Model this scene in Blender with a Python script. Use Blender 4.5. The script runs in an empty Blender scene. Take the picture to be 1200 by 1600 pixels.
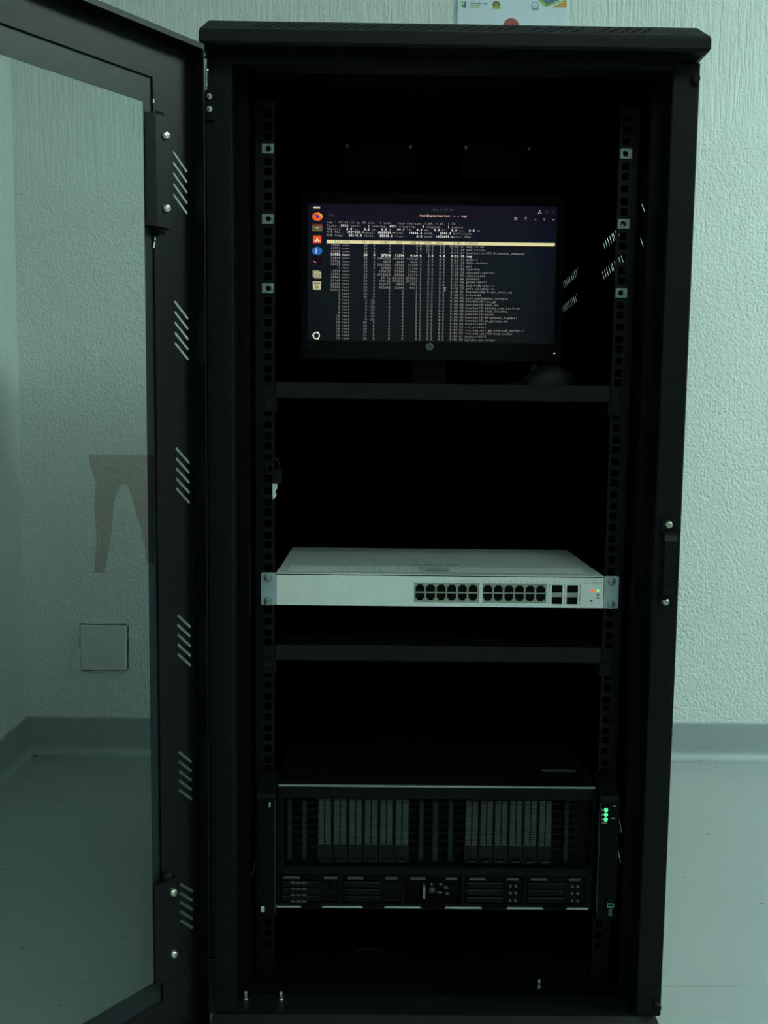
import bpy, bmesh, math, random
from mathutils import Vector, Matrix
from mathutils.geometry import delaunay_2d_cdt
random.seed(7)
PI = math.pi
sc = bpy.context.scene
COL = sc.collection

# ------------------------------------------------------------------ camera, light, exposure
F_PX, CAM = 1533.77, Vector((-0.0891, -1.2342, 0.93))
PITCH, YAW, ROLL = 0.0991, 0.0095, 0.0118
cp, sp, cy_, sy_ = math.cos(PITCH), math.sin(PITCH), math.cos(YAW), math.sin(YAW)
fwd = Vector((sy_ * cp, cy_ * cp, -sp)); rgt = Vector((cy_, -sy_, 0)); upv = rgt.cross(fwd)
cr, sr = math.cos(ROLL), math.sin(ROLL)
r2 = cr * rgt + sr * upv; u2 = -sr * rgt + cr * upv
cam_d = bpy.data.cameras.new('camera'); cam = bpy.data.objects.new('camera', cam_d); COL.objects.link(cam)
cam_d.sensor_fit = 'VERTICAL'; cam_d.sensor_height = 36; cam_d.lens = F_PX * 36 / 1600
cam_d.clip_start = 0.02
cam.matrix_world = Matrix(((r2.x, u2.x, -fwd.x, CAM.x), (r2.y, u2.y, -fwd.y, CAM.y), (r2.z, u2.z, -fwd.z, CAM.z), (0, 0, 0, 1)))
sc.camera = cam
sc.view_settings.view_transform = 'Standard'; sc.view_settings.look = 'None'
sc.view_settings.exposure = 0; sc.view_settings.gamma = 1; sc.view_settings.use_curve_mapping = False
w = bpy.data.worlds.new('world'); sc.world = w; w.use_nodes = True
w.node_tree.nodes['Background'].inputs[0].default_value = (0, 0, 0, 1)
ROOM_X0, ROOM_X1, ROOM_Y0, ROOM_Y1, ROOM_H = -1.031, 4.6, -5.0, 1.38, 2.9
LAMP_COL = (0.70, 1.0, 0.91)
LAMPS = [(2.7, -0.2, 6.7), (0.5, -1.9, 1.85)]       # ceiling panels: x, y, strength

# ------------------------------------------------------------------ materials
def mat(name, col, rough=.5, metal=0.0, var=.12, scale=40, bump=0.0, bscale=300, spec=.5, coat=0.0):
    m = bpy.data.materials.new(name); m.use_nodes = True
    nt = m.node_tree; b = nt.nodes['Principled BSDF']
    b.inputs['Roughness'].default_value = rough; b.inputs['Metallic'].default_value = metal
    b.inputs['Specular IOR Level'].default_value = spec
    b.inputs['Coat Weight'].default_value = coat
    tc = nt.nodes.new('ShaderNodeTexCoord')
    n = nt.nodes.new('ShaderNodeTexNoise'); n.inputs['Scale'].default_value = scale; n.inputs['Detail'].default_value = 4
    nt.links.new(tc.outputs['Object'], n.inputs['Vector'])
    r = nt.nodes.new('ShaderNodeValToRGB')
    r.color_ramp.elements[0].position = .3; r.color_ramp.elements[1].position = .7
    r.color_ramp.elements[0].color = tuple(c * (1 - var) for c in col) + (1,)
    r.color_ramp.elements[1].color = tuple(min(1, c * (1 + var)) for c in col) + (1,)
    nt.links.new(n.outputs['Fac'], r.inputs['Fac']); nt.links.new(r.outputs['Color'], b.inputs['Base Color'])
    if bump:
        n2 = nt.nodes.new('ShaderNodeTexNoise'); n2.inputs['Scale'].default_value = bscale; n2.inputs['Detail'].default_value = 3
        bp = nt.nodes.new('ShaderNodeBump'); bp.inputs['Strength'].default_value = bump; bp.inputs['Distance'].default_value = .001
        nt.links.new(tc.outputs['Object'], n2.inputs['Vector'])
        nt.links.new(n2.outputs['Fac'], bp.inputs['Height']); nt.links.new(bp.outputs['Normal'], b.inputs['Normal'])
    return m

def emis(name, col, strength=1.0):
    m = bpy.data.materials.new(name); m.use_nodes = True
    nt = m.node_tree; nt.nodes.clear()
    o = nt.nodes.new('ShaderNodeOutputMaterial'); e = nt.nodes.new('ShaderNodeEmission')
    e.inputs[0].default_value = tuple(col) + (1,); e.inputs[1].default_value = strength
    nt.links.new(e.outputs[0], o.inputs[0])
    return m

M = {}
M['coat'] = mat('black_powder_coat', (.0036, .0048, .0056), .48, bump=.15, bscale=900, spec=.15)
M['coat_door'] = mat('black_door_coat', (.0028, .0038, .0040), .40, bump=.15, bscale=900, spec=.2)
M['coat_in'] = mat('black_inner_coat', (.0018, .0021, .0024), .6, spec=.06)
M['rail'] = mat('black_rail_coat', (.0026, .0036, .0038), .45, spec=.15)
M['shelf'] = mat('dark_shelf_coat', (.0036, .0048, .0052), .35, bump=.1, bscale=900, spec=.25)
M['rubber'] = mat('black_rubber', (.004, .004, .004), .8, spec=.2)
M['zinc'] = mat('zinc_plate', (.62, .66, .64), .28, 1.0, var=.15, scale=300)
M['bolt'] = mat('bolt_steel', (.70, .70, .60), .30, 1.0, var=.2, scale=400)
M['ear'] = mat('grey_blue_ear_paint', (.36, .44, .47), .42, .35)
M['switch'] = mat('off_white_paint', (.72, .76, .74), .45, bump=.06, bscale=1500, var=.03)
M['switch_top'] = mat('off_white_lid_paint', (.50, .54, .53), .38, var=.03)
M['vent_dot'] = mat('lit_vent_rim', (.95, .98, .97), .5, var=.03)  # light caught on the raised hole edges, put into the colour
M['port_metal'] = mat('olive_port_shield', (.30, .33, .27), .45, .1)
M['port'] = mat('black_port_plastic', (.0025, .003, .003), .5, spec=.08)
M['ink'] = mat('dark_grey_ink', (.10, .12, .12), .7, var=.02)
M['ink_pale'] = mat('pale_grey_ink', (.33, .36, .36), .7, var=.02)
M['ink_red'] = mat('red_ink', (.50, .20, .18), .7, var=.02)
M['server'] = mat('graphite_server_paint', (.0030, .0040, .0041), .42, spec=.12)
M['server_dark'] = mat('black_server_plastic', (.0016, .0019, .0020), .5, spec=.1)
M['divider'] = mat('divider_grey', (.022, .028, .028), .5, spec=.15)
M['ear_black'] = mat('black_handle_plastic', (.0022, .0030, .0031), .5, spec=.08)
M['grille'] = mat('grey_carrier_grille', (.048, .061, .060), .5, .2)
M['grille_dim'] = mat('dim_carrier_body', (.0050, .0064, .0064), .5, spec=.15)
M['bright_edge'] = mat('brushed_edge_trim', (.30, .34, .33), .35, .4)
M['label_grey'] = mat('grey_label_strip', (.060, .072, .070), .5)
M['plastic'] = mat('black_monitor_plastic', (.0022, .0026, .0032), .35, spec=.2)
M['plastic_matt'] = mat('black_matt_plastic', (.0022, .0025, .0030), .6, spec=.2)
M['key_blade'] = mat('key_nickel', (.75, .78, .74), .35, .5)
M['logo_grey'] = mat('silver_logo_print', (.42, .46, .47), .4, .2)
M['fan'] = mat('black_fan_plastic', (.0022, .0022, .0032), .45, spec=.15)
M['plate'] = mat('painted_plate', (.60, .64, .61), .5, var=.05, scale=25)
M['seam'] = mat('dark_wall_seam', (.06, .08, .07), .9)
M['paper'] = mat('glossy_poster_paper', (.66, .72, .80), .4, var=.02)
M['p_green'] = mat('poster_green', (.30, .52, .10), .5, var=.02)
M['p_navy'] = mat('poster_slate', (.10, .17, .24), .5, var=.02)
M['p_orange'] = mat('poster_orange', (.60, .33, .06), .5, var=.02)
M['p_red'] = mat('poster_red', (.38, .07, .07), .5, var=.02)
M['p_olive'] = mat('poster_olive', (.16, .19, .05), .5, var=.02)
M['p_gold'] = mat('poster_gold', (.42, .38, .10), .5, var=.02)
M['p_steel'] = mat('poster_steel_blue', (.26, .34, .46), .5, var=.02)

def wall_mat():
    m = bpy.data.materials.new('combed_plaster'); m.use_nodes = True
    nt = m.node_tree; L = nt.links; b = nt.nodes['Principled BSDF']
    b.inputs['Roughness'].default_value = .75; b.inputs['Specular IOR Level'].default_value = .25
    tc = nt.nodes.new('ShaderNodeTexCoord')
    def noise(scale, vec_scale, detail=3, rough=.55):
        mp = nt.nodes.new('ShaderNodeMapping'); mp.inputs['Scale'].default_value = vec_scale
        n = nt.nodes.new('ShaderNodeTexNoise'); n.inputs['Scale'].default_value = scale
        n.inputs['Detail'].default_value = detail; n.inputs['Roughness'].default_value = rough
        L.new(tc.outputs['Object'], mp.inputs['Vector']); L.new(mp.outputs['Vector'], n.inputs['Vector'])
        return n.outputs['Fac']
    def mul_add(a, k, c=None):
        x = nt.nodes.new('ShaderNodeMath'); x.operation = 'MULTIPLY_ADD'
        L.new(a, x.inputs[0]); x.inputs[1].default_value = k
        if c is None: x.inputs[2].default_value = 0
        else: L.new(c, x.inputs[2])
        return x.outputs[0]
    comb = noise(130, (1, 1, .07), 4, .6)       # vertical comb marks
    grit = noise(175, (1, 1, .75), 4, .55)      # stippled roller grain
    patch = noise(1.7, (1, 1, 1), 2)
    # combed near the top, stippled lower down, with an uneven border between them
    sz = nt.nodes.new('ShaderNodeSeparateXYZ'); L.new(tc.outputs['Object'], sz.inputs[0])
    hm = nt.nodes.new('ShaderNodeMapRange'); hm.inputs['From Min'].default_value = 1.75; hm.inputs['From Max'].default_value = 1.0; hm.inputs['To Min'].default_value = -.25; hm.inputs['To Max'].default_value = .30
    L.new(sz.outputs['Z'], hm.inputs['Value'])
    ad = nt.nodes.new('ShaderNodeMath'); L.new(patch, ad.inputs[0]); L.new(hm.outputs[0], ad.inputs[1]); patch = ad.outputs[0]
    rp = nt.nodes.new('ShaderNodeValToRGB'); rp.color_ramp.elements[0].position = .42; rp.color_ramp.elements[1].position = .6
    L.new(patch, rp.inputs[0])
    mx = nt.nodes.new('ShaderNodeMix'); mx.data_type = 'FLOAT'
    L.new(rp.outputs['Color'], mx.inputs[0]); L.new(comb, mx.inputs[2]); L.new(grit, mx.inputs[3])
    h = mul_add(mx.outputs[0], 1.0, mul_add(grit, .55, mul_add(comb, .30)))
    bp = nt.nodes.new('ShaderNodeBump'); bp.inputs['Strength'].default_value = .8; bp.inputs['Distance'].default_value = .0048
    L.new(h, bp.inputs['Height']); L.new(bp.outputs['Normal'], b.inputs['Normal'])
    cr = nt.nodes.new('ShaderNodeValToRGB')
    cr.color_ramp.elements[0].color = (.66, .68, .66, 1); cr.color_ramp.elements[1].color = (.78, .80, .78, 1)
    L.new(noise(3, (1, 1, .5), 4), cr.inputs[0]); L.new(cr.outputs[0], b.inputs['Base Color'])
    return m

def floor_mat(name='grey_resin_floor', c0=(.272, .300, .303), c1=(.310, .336, .340), specks=True):
    m = bpy.data.materials.new(name); m.use_nodes = True
    nt = m.node_tree; L = nt.links; b = nt.nodes['Principled BSDF']
    b.inputs['Roughness'].default_value = .45; b.inputs['Specular IOR Level'].default_value = .3
    tc = nt.nodes.new('ShaderNodeTexCoord')
    n = nt.nodes.new('ShaderNodeTexNoise'); n.inputs['Scale'].default_value = 4; n.inputs['Detail'].default_value = 5
    L.new(tc.outputs['Object'], n.inputs['Vector'])
    r = nt.nodes.new('ShaderNodeValToRGB'); r.color_ramp.elements[0].color = c0 + (1,); r.color_ramp.elements[1].color = c1 + (1,)
    L.new(n.outputs['Fac'], r.inputs[0]); out = r.outputs[0]
    if specks:
        v = nt.nodes.new('ShaderNodeTexVoronoi'); v.inputs['Scale'].default_value = 42
        L.new(tc.outputs['Object'], v.inputs['Vector'])
        # only some cells hold a speck, of random size
        sep = nt.nodes.new('ShaderNodeSeparateColor'); L.new(v.outputs['Color'], sep.inputs[0])
        th = nt.nodes.new('ShaderNodeMapRange'); th.inputs['From Min'].default_value = .50; th.inputs['From Max'].default_value = 1
        th.inputs['To Min'].default_value = 0; th.inputs['To Max'].default_value = .13
        L.new(sep.outputs[0], th.inputs['Value'])
        lt = nt.nodes.new('ShaderNodeMath'); lt.operation = 'LESS_THAN'
        L.new(v.outputs['Distance'], lt.inputs[0]); L.new(th.outputs[0], lt.inputs[1])
        k = nt.nodes.new('ShaderNodeMath'); k.operation = 'MULTIPLY'; k.inputs[1].default_value = .75; L.new(lt.outputs[0], k.inputs[0])
        mx = nt.nodes.new('ShaderNodeMix'); mx.data_type = 'RGBA'
        L.new(k.outputs[0], mx.inputs[0]); L.new(out, mx.inputs[6]); mx.inputs[7].default_value = (.05, .06, .06, 1); out = mx.outputs[2]
    L.new(out, b.inputs['Base Color'])
    return m

def glass_mat(name, tint, gloss_rough=.02):
    m = bpy.data.materials.new(name); m.use_nodes = True
    nt = m.node_tree; L = nt.links; nt.nodes.clear()
    o = nt.nodes.new('ShaderNodeOutputMaterial'); t = nt.nodes.new('ShaderNodeBsdfTransparent'); g = nt.nodes.new('ShaderNodeBsdfGlossy')
    t.inputs[0].default_value = tint + (1,); g.inputs['Roughness'].default_value = gloss_rough
    fr = nt.nodes.new('ShaderNodeFresnel'); fr.inputs[0].default_value = 1.12
    mx = nt.nodes.new('ShaderNodeMixShader'); L.new(fr.outputs[0], mx.inputs[0]); L.new(t.outputs[0], mx.inputs[1]); L.new(g.outputs[0], mx.inputs[2])
    L.new(mx.outputs[0], o.inputs[0])
    return m

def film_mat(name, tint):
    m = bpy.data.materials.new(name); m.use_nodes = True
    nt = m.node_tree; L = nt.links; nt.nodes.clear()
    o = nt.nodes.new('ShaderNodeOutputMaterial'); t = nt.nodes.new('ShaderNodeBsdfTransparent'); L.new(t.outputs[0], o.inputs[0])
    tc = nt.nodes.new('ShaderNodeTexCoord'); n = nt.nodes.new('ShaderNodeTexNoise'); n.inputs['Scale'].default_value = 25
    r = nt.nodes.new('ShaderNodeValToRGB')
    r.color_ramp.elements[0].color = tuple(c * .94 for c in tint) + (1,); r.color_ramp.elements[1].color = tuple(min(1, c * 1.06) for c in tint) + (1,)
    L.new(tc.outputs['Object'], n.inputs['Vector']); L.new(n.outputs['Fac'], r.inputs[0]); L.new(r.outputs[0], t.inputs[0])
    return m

M['wall'] = wall_mat()
M['floor'] = floor_mat()
M['skirt'] = floor_mat('grey_resin_skirting', (.27, .31, .32), (.33, .37, .38))
M['ceil'] = mat('ceiling_paint', (.62, .64, .63), .85, var=.03, scale=3)
M['room'] = mat('plain_wall_paint', (.50, .52, .51), .85, var=.05, scale=3)
M['glass'] = glass_mat('door_glass', (.93, .97, .95))
M['glass_border'] = mat('black_glass_print', (.0085, .0135, .0150), .40, spec=.25)
M['film'] = film_mat('brownish_overlay', (.885, .825, .81))

# ------------------------------------------------------------------ mesh helpers (coordinates are metres in the room)
ORG = {}
def origin_of(o):
    return ORG.get(o.name, Vector((0, 0, 0)))

def empty(name, loc, parent=None):
    o = bpy.data.objects.new(name, None); COL.objects.link(o); o.empty_display_size = .05
    o.location = loc; ORG[o.name] = Vector(loc)
    return o

def smooth_by_angle(me, deg=35):
    bm = bmesh.new(); bm.from_mesh(me)
    for f in bm.faces: f.smooth = True
    lim = math.radians(deg)
    for e in bm.edges:
        if len(e.link_faces) != 2 or e.calc_face_angle(0) > lim: e.smooth = False
    bm.to_mesh(me); bm.free()

def obj(name, bm, m, parent=None, smooth=False, normals=True, loc=None, local=False):
    """link a bmesh as one object; its vertices are world coordinates unless local, moved into the root's frame"""
    if normals: bmesh.ops.recalc_face_normals(bm, faces=bm.faces[:])
    og = Vector((0, 0, 0))
    if not local:
        og = origin_of(parent) if parent else Vector((0, 0, 0))
        if loc is not None: og = Vector(loc)
        if og.length: bmesh.ops.translate(bm, verts=bm.verts[:], vec=-og)
    me = bpy.data.meshes.new(name); bm.to_mesh(me); bm.free()
    me.materials.append(m)
    if smooth: smooth_by_angle(me)
    o = bpy.data.objects.new(name, me); COL.objects.link(o)
    if parent:
        o.parent = parent; ORG[o.name] = origin_of(parent) if not local else Vector((0, 0, 0))
    else:
        o.location = og; ORG[o.name] = og
    return o

def tag(o, label=None, cat=None, group=None, kind=None):
    if label: o['label'] = label
    if cat: o['category'] = cat
    if group: o['group'] = group
    if kind: o['kind'] = kind
    return o

def place(name, me, parent, loc, rot=(0, 0, 0), world=True):
    o = bpy.data.objects.new(name, me); COL.objects.link(o); o.parent = parent
    o.location = Vector(loc) - (origin_of(parent) if world else Vector((0, 0, 0))); o.rotation_euler = rot
    ORG[o.name] = origin_of(parent)
    return o

def mesh_of(bm, name, m, smooth=False):
    bmesh.ops.recalc_face_normals(bm, faces=bm.faces[:])
    me = bpy.data.meshes.new(name); bm.to_mesh(me); bm.free(); me.materials.append(m)
    if smooth: smooth_by_angle(me)
    return me

def NB(): return bmesh.new()

def box(bm, x0, x1, y0, y1, z0, z1, bev=0, seg=1):
    vs = [bm.verts.new((x, y, z)) for x in (x0, x1) for y in (y0, y1) for z in (z0, z1)]
    fs = []
    for i in ((0, 1, 3, 2), (4, 6, 7, 5), (0, 4, 5, 1), (2, 3, 7, 6), (0, 2, 6, 4), (1, 5, 7, 3)):
        fs.append(bm.faces.new([vs[k] for k in i]))
    if bev:
        es = list({e for f in fs for e in f.edges})
        bmesh.ops.bevel(bm, geom=es, offset=bev, segments=seg, affect='EDGES', profile=.5)
    return bm

def lathe(bm, prof, n=20, M4=None):
    """prof: (radius, height) turned about local z, placed by M4"""
    M4 = M4 or Matrix()
    rings = []
    for r, h in prof:
        if r < 1e-6: rings.append([bm.verts.new(M4 @ Vector((0, 0, h)))])
        else: rings.append([bm.verts.new(M4 @ Vector((r * math.cos(2 * PI * k / n), r * math.sin(2 * PI * k / n), h))) for k in range(n)])
    for a, b in zip(rings, rings[1:]):
        for k in range(n):
            k2 = (k + 1) % n
            va = [a[0]] if len(a) == 1 else [a[k], a[k2]]
            vb = [b[0]] if len(b) == 1 else [b[k2], b[k]]
            if len(va) + len(vb) >= 3: bm.faces.new(va + vb)
    if len(rings[0]) > 1: bm.faces.new(rings[0][::-1])
    if len(rings[-1]) > 1: bm.faces.new(rings[-1])
    return bm

def tube(bm, pts, r, n=8, closed=False):
    pts = [Vector(p) for p in pts]; rings = []
    for i, p in enumerate(pts):
        if closed: t = (pts[(i + 1) % len(pts)] - pts[i - 1]).normalized()
        else: t = (pts[min(i + 1, len(pts) - 1)] - pts[max(i - 1, 0)]).normalized()
        a = Vector((0, 0, 1)) if abs(t.z) < .9 else Vector((1, 0, 0))
        x = t.cross(a).normalized(); y = t.cross(x)
        rings.append([bm.verts.new(p + r * (math.cos(2 * PI * k / n) * x + math.sin(2 * PI * k / n) * y)) for k in range(n)])
    pairs = list(zip(rings, rings[1:])) + ([(rings[-1], rings[0])] if closed else [])
    for a, b in pairs:
        for k in range(n): bm.faces.new((a[k], a[(k + 1) % n], b[(k + 1) % n], b[k]))
    if not closed:
        bm.faces.new(rings[0][::-1]); bm.faces.new(rings[-1])
    return bm

def prism(bm, pts, f0, f1):
    """polygon pts (2D) lifted by two functions to a closed prism"""
    a = [bm.verts.new(f0(*p)) for p in pts]; b = [bm.verts.new(f1(*p)) for p in pts]
    bm.faces.new(a); bm.faces.new(b[::-1])
    for i in range(len(pts)):
        j = (i + 1) % len(pts); bm.faces.new((a[i], b[i], b[j], a[j]))
    return bm

def inside(p, poly):
    x, y = p; c = False; j = len(poly) - 1
    for i in range(len(poly)):
        xi, yi = poly[i]; xj, yj = poly[j]
        if (yi > y) != (yj > y) and x < (xj - xi) * (y - yi) / (yj - yi) + xi: c = not c
        j = i
    return c

def perf(bm, outer, holes, f0, f1, recess=None):
    """sheet with real holes: outline and hole polygons in 2D, f0/f1 lift its two faces into space"""
    vs = []; es = []
    for poly in [outer] + holes:
        s = len(vs); vs += [Vector(p) for p in poly]; es += [(s + i, s + (i + 1) % len(poly)) for i in range(len(poly))]
    co, _, faces, _, _, _ = delaunay_2d_cdt(vs, es, [], 0, 1e-7)
    bbs = [(min(p[0] for p in h), max(p[0] for p in h), min(p[1] for p in h), max(p[1] for p in h), h) for h in holes]
    keep = []
    for f in faces:
        c = sum((co[i] for i in f), Vector((0, 0))) / len(f)
        if not inside(c, outer): continue
        if any(b[0] <= c.x <= b[1] and b[2] <= c.y <= b[3] and inside(c, b[4]) for b in bbs): continue
        keep.append(f)
    A = {}; B = {}; cnt = {}
    for f in keep:
        for i in f:
            if i not in A: A[i] = bm.verts.new(f0(*co[i])); B[i] = bm.verts.new(f1(*co[i]))
        for i, j in zip(f, list(f[1:]) + [f[0]]):
            k = (min(i, j), max(i, j)); cnt.setdefault(k, []).append((i, j))
    for f in keep:
        bm.faces.new([A[i] for i in f]); bm.faces.new([B[i] for i in reversed(f)])
    for k, l in cnt.items():
        if len(l) == 1:
            i, j = l[0]; bm.faces.new((A[j], A[i], B[i], B[j]))
    return bm

def rect(x0, x1, y0, y1): return [(x0, y0), (x1, y0), (x1, y1), (x0, y1)]
def slit(cx, cz, dx, dz, wd):
    """slanted slot centred at (cx, cz), half length (dx, dz), width wd, with rounded ends"""
    l = math.hypot(dx, dz); ux, uz = dx / l, dz / l; h = wd / 2
    p = []
    for k in range(5):
        a = -PI / 2 + PI * k / 4; p.append((cx + dx + h * (math.cos(a) * ux - math.sin(a) * uz), cz + dz + h * (math.cos(a) * uz + math.sin(a) * ux)))
    for k in range(5):
        a = PI / 2 + PI * k / 4; p.append((cx - dx + h * (math.cos(a) * ux - math.sin(a) * uz), cz - dz + h * (math.cos(a) * uz + math.sin(a) * ux)))
    return p

# lettering: Blender's built-in font turned into flat meshes
GL = {}
def glyph(ch, bold=False):
    k = (ch, bold)
    if k not in GL:
        cu = bpy.data.curves.new('t', 'FONT'); cu.body = ch; cu.size = 1; cu.resolution_u = 2; cu.fill_mode = 'FRONT'
        if bold: cu.offset = .022
        o = bpy.data.objects.new('t', cu); COL.objects.link(o)
        dg = bpy.context.evaluated_depsgraph_get(); me = bpy.data.meshes.new_from_object(o.evaluated_get(dg))
        vs = [(v.co.x, v.co.y) for v in me.vertices]; fs = [tuple(p.vertices) for p in me.polygons]
        bpy.data.objects.remove(o); bpy.data.curves.remove(cu); bpy.data.meshes.remove(me)
        GL[k] = (vs, fs)
    return GL[k]

def text(bm, s, x, z, h, f, cell=None, bold=False, squeeze=1.0):
    """write s from (x, z) baseline; h = font size; f lifts (x, z) to 3D; cell = fixed advance"""
    for ch in s:
        if ch == ' ':
            x += cell if cell else h * .28 * squeeze; continue
        vs, fs = glyph(ch, bold)
        if not vs: x += cell or h * .3; continue
        a = min(v[0] for v in vs); b = max(v[0] for v in vs); wd = (b - a) * h
        k = squeeze
        if cell:
            if wd * k > cell * .86: k = cell * .86 / wd
            ox = x + (cell - wd * k) / 2
        else: ox = x
        nv = [bm.verts.new(f(ox + (v[0] - a) * h * k, z + v[1] * h)) for v in vs]
        for q in fs: bm.faces.new([nv[i] for i in q])
        x += cell if cell else wd * k + h * .09
    return x

def flat(bm, pts, f):
    bm.faces.new([bm.verts.new(f(*p)) for p in pts]); return bm
def disc(cx, cz, rx, rz=None, n=24, a0=0, a1=2 * PI):
    rz = rz or rx; full = abs(a1 - a0 - 2 * PI) < 1e-6
    m = n if full else n + 1
    return [(cx + rx * math.cos(a0 + (a1 - a0) * k / n), cz + rz * math.sin(a0 + (a1 - a0) * k / n)) for k in range(m)]
def ringpoly(bm, cx, cz, r0, r1, f, a0=0, a1=2 * PI, n=24):
    for k in range(n):
        t0 = a0 + (a1 - a0) * k / n; t1 = a0 + (a1 - a0) * (k + 1) / n
        flat(bm, [(cx + r * math.cos(t), cz + r * math.sin(t)) for r, t in ((r0, t0), (r1, t0), (r1, t1), (r0, t1))], f)

RXM = Matrix.Rotation(PI / 2, 4, 'X')        # local z -> -y (faces the viewer)
def screw_mesh(name, r, h, m, slot=True):
    bm = NB()
    lathe(bm, [(r * 1.0, 0), (r * 1.0, h * .25), (r * .92, h * .6), (r * .65, h * .95), (r * .30, h), (r * .30, h * .45), (0, h * .45)], 20, RXM)
    return mesh_of(bm, name, m, True)
SCREW = screw_mesh('screw', .0042, .003, M['bolt'])
SCREW_BIG = screw_mesh('screw', .0052, .0042, M['bolt'])

# ------------------------------------------------------------------ the room
def struct(name, bm, m, parent=None):
    o = obj(name, bm, m, parent); tag(o, kind='structure'); return o
T = .08
b = NB()
# floor cast in two bays with a fine joint across it at y = .29
for y0, y1 in ((ROOM_Y0, .2885), (.2905, ROOM_Y1 + T)): box(b, ROOM_X0 - T, ROOM_X1 + T, y0, y1, -.06, 0)
box(b, ROOM_X0 - T, ROOM_X1 + T, .2885, .2905, -.06, -.0004)
struct('floor', b, M['floor'])
b = NB(); box(b, ROOM_X0 - T, ROOM_X1 + T, ROOM_Y0 - T, ROOM_Y1 + T, ROOM_H, ROOM_H + T); struct('ceiling', b, M['ceil'])
b = NB(); box(b, ROOM_X0 - T, ROOM_X1 + T, ROOM_Y1, ROOM_Y1 + T, 0, ROOM_H); struct('wall_back', b, M['wall'])
b = NB(); box(b, ROOM_X0 - T, ROOM_X0, ROOM_Y0, ROOM_Y1, 0, ROOM_H); struct('wall_left', b, M['wall'])
b = NB(); box(b, ROOM_X1, ROOM_X1 + T, ROOM_Y0, ROOM_Y1, 0, ROOM_H); struct('wall_right', b, M['room'])
b = NB(); box(b, ROOM_X0 - T, ROOM_X1 + T, ROOM_Y0 - T, ROOM_Y0, 0, ROOM_H); struct('wall_front', b, M['room'])
# coved resin skirting: flat upstand, then a radius running out into the floor
prof = [(0, .100), (.005, .100), (.006, .097), (.006, .022)] + [(.006 + .022 * (1 - math.cos(a)), .022 * (1 - math.sin(a))) for a in [PI / 2 * k / 6 for k in range(1, 7)]] + [(.036, .0006), (0, .0006)]
b = NB(); prism(b, prof, lambda d, z: (ROOM_X0, ROOM_Y1 - d, z), lambda d, z: (ROOM_X1, ROOM_Y1 - d, z)); struct('baseboard_back', b, M['skirt'])
b = NB(); prism(b, prof, lambda d, z: (ROOM_X0 + d, ROOM_Y0, z), lambda d, z: (ROOM_X0 + d, ROOM_Y1, z)); struct('baseboard_left', b, M['skirt'])

# ceiling light panels (out of view, they light the room)
for k, (lx, ly, st) in enumerate(LAMPS):
    t = empty('ceiling_light', (lx, ly, ROOM_H - .05))
    tag(t, ['white ceiling light panel to the right of the cabinet', 'white ceiling light panel in the front half of the room'][k], 'ceiling light', 'ceiling light panels')
    b = NB(); perf(b, rect(lx - .58, lx + .58, ly - .58, ly + .58), [rect(lx - .55, lx + .55, ly - .55, ly + .55)], lambda x, y: (x, y, ROOM_H - .05), lambda x, y: (x, y, ROOM_H)); obj('frame', b, M['plate'], t)
    b = NB(); box(b, lx - .55, lx + .55, ly - .55, ly + .55, ROOM_H - .042, ROOM_H - .03); obj('diffuser', b, emis('light_panel', LAMP_COL, st * 5), t)

# ------------------------------------------------------------------ the cabinet
cab = empty('server_cabinet', (0, .5, 0))
tag(cab, 'tall black floor-standing server cabinet with its glass door swung open', 'server cabinet')
DEPTH = 1.0
# roof cover: shallow pan with chamfered edges; slots in its sloping front face
b = NB()
rings = [(.293, 0.0, 1.0, 1.3590), (.3005, -.0275, 1.0275, 1.3615), (.302, -.030, 1.03, 1.3645), (.302, -.030, 1.03, 1.3745), (.3012, -.0280, 1.028, 1.3790), (.2965, .010, .99, 1.4025)]
RV = []
for hx, y0, y1, z in rings: RV.append([b.verts.new(p) for p in ((-hx, y0, z), (hx, y0, z), (hx, y1, z), (-hx, y1, z))])
for i in range(len(RV) - 1):
    for k in range(4):
        if i == 4 and k == 0: continue
        b.faces.new((RV[i][k], RV[i][(k + 1) % 4], RV[i + 1][(k + 1) % 4], RV[i + 1][k]))
b.faces.new(RV[-1])
def slope(x, v, off=0):
    z = 1.3790 + .0235 * v; y = -.0280 + .038 * v; hx = .3012 - .0047 * v
    return (max(-hx, min(hx, x)), y + off * .7, z - off * .7)
holes = []
for cx in [-.2065 + g * .0822 + (k - 2) * .0128 for g in range(6) for k in range(5)]:
    holes.append([(cx + sgn * .0014 + .0095 * tt, .5 + .30 * tt) for sgn, tt in ((-1, -1), (1, -1), (1, 1), (-1, 1))])
perf(b, [(-.3012, 0), (.3012, 0), (.2965, 1), (-.2965, 1)], holes, lambda x, v: slope(x, v), lambda x, v: slope(x, v, .0015))
obj('roof_cover', b, M['coat'], cab)
b = NB(); box(b, -.29, .29, .008, .99, 1.3935, 1.3955); obj('roof_plate', b, M['coat_in'], cab)
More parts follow.
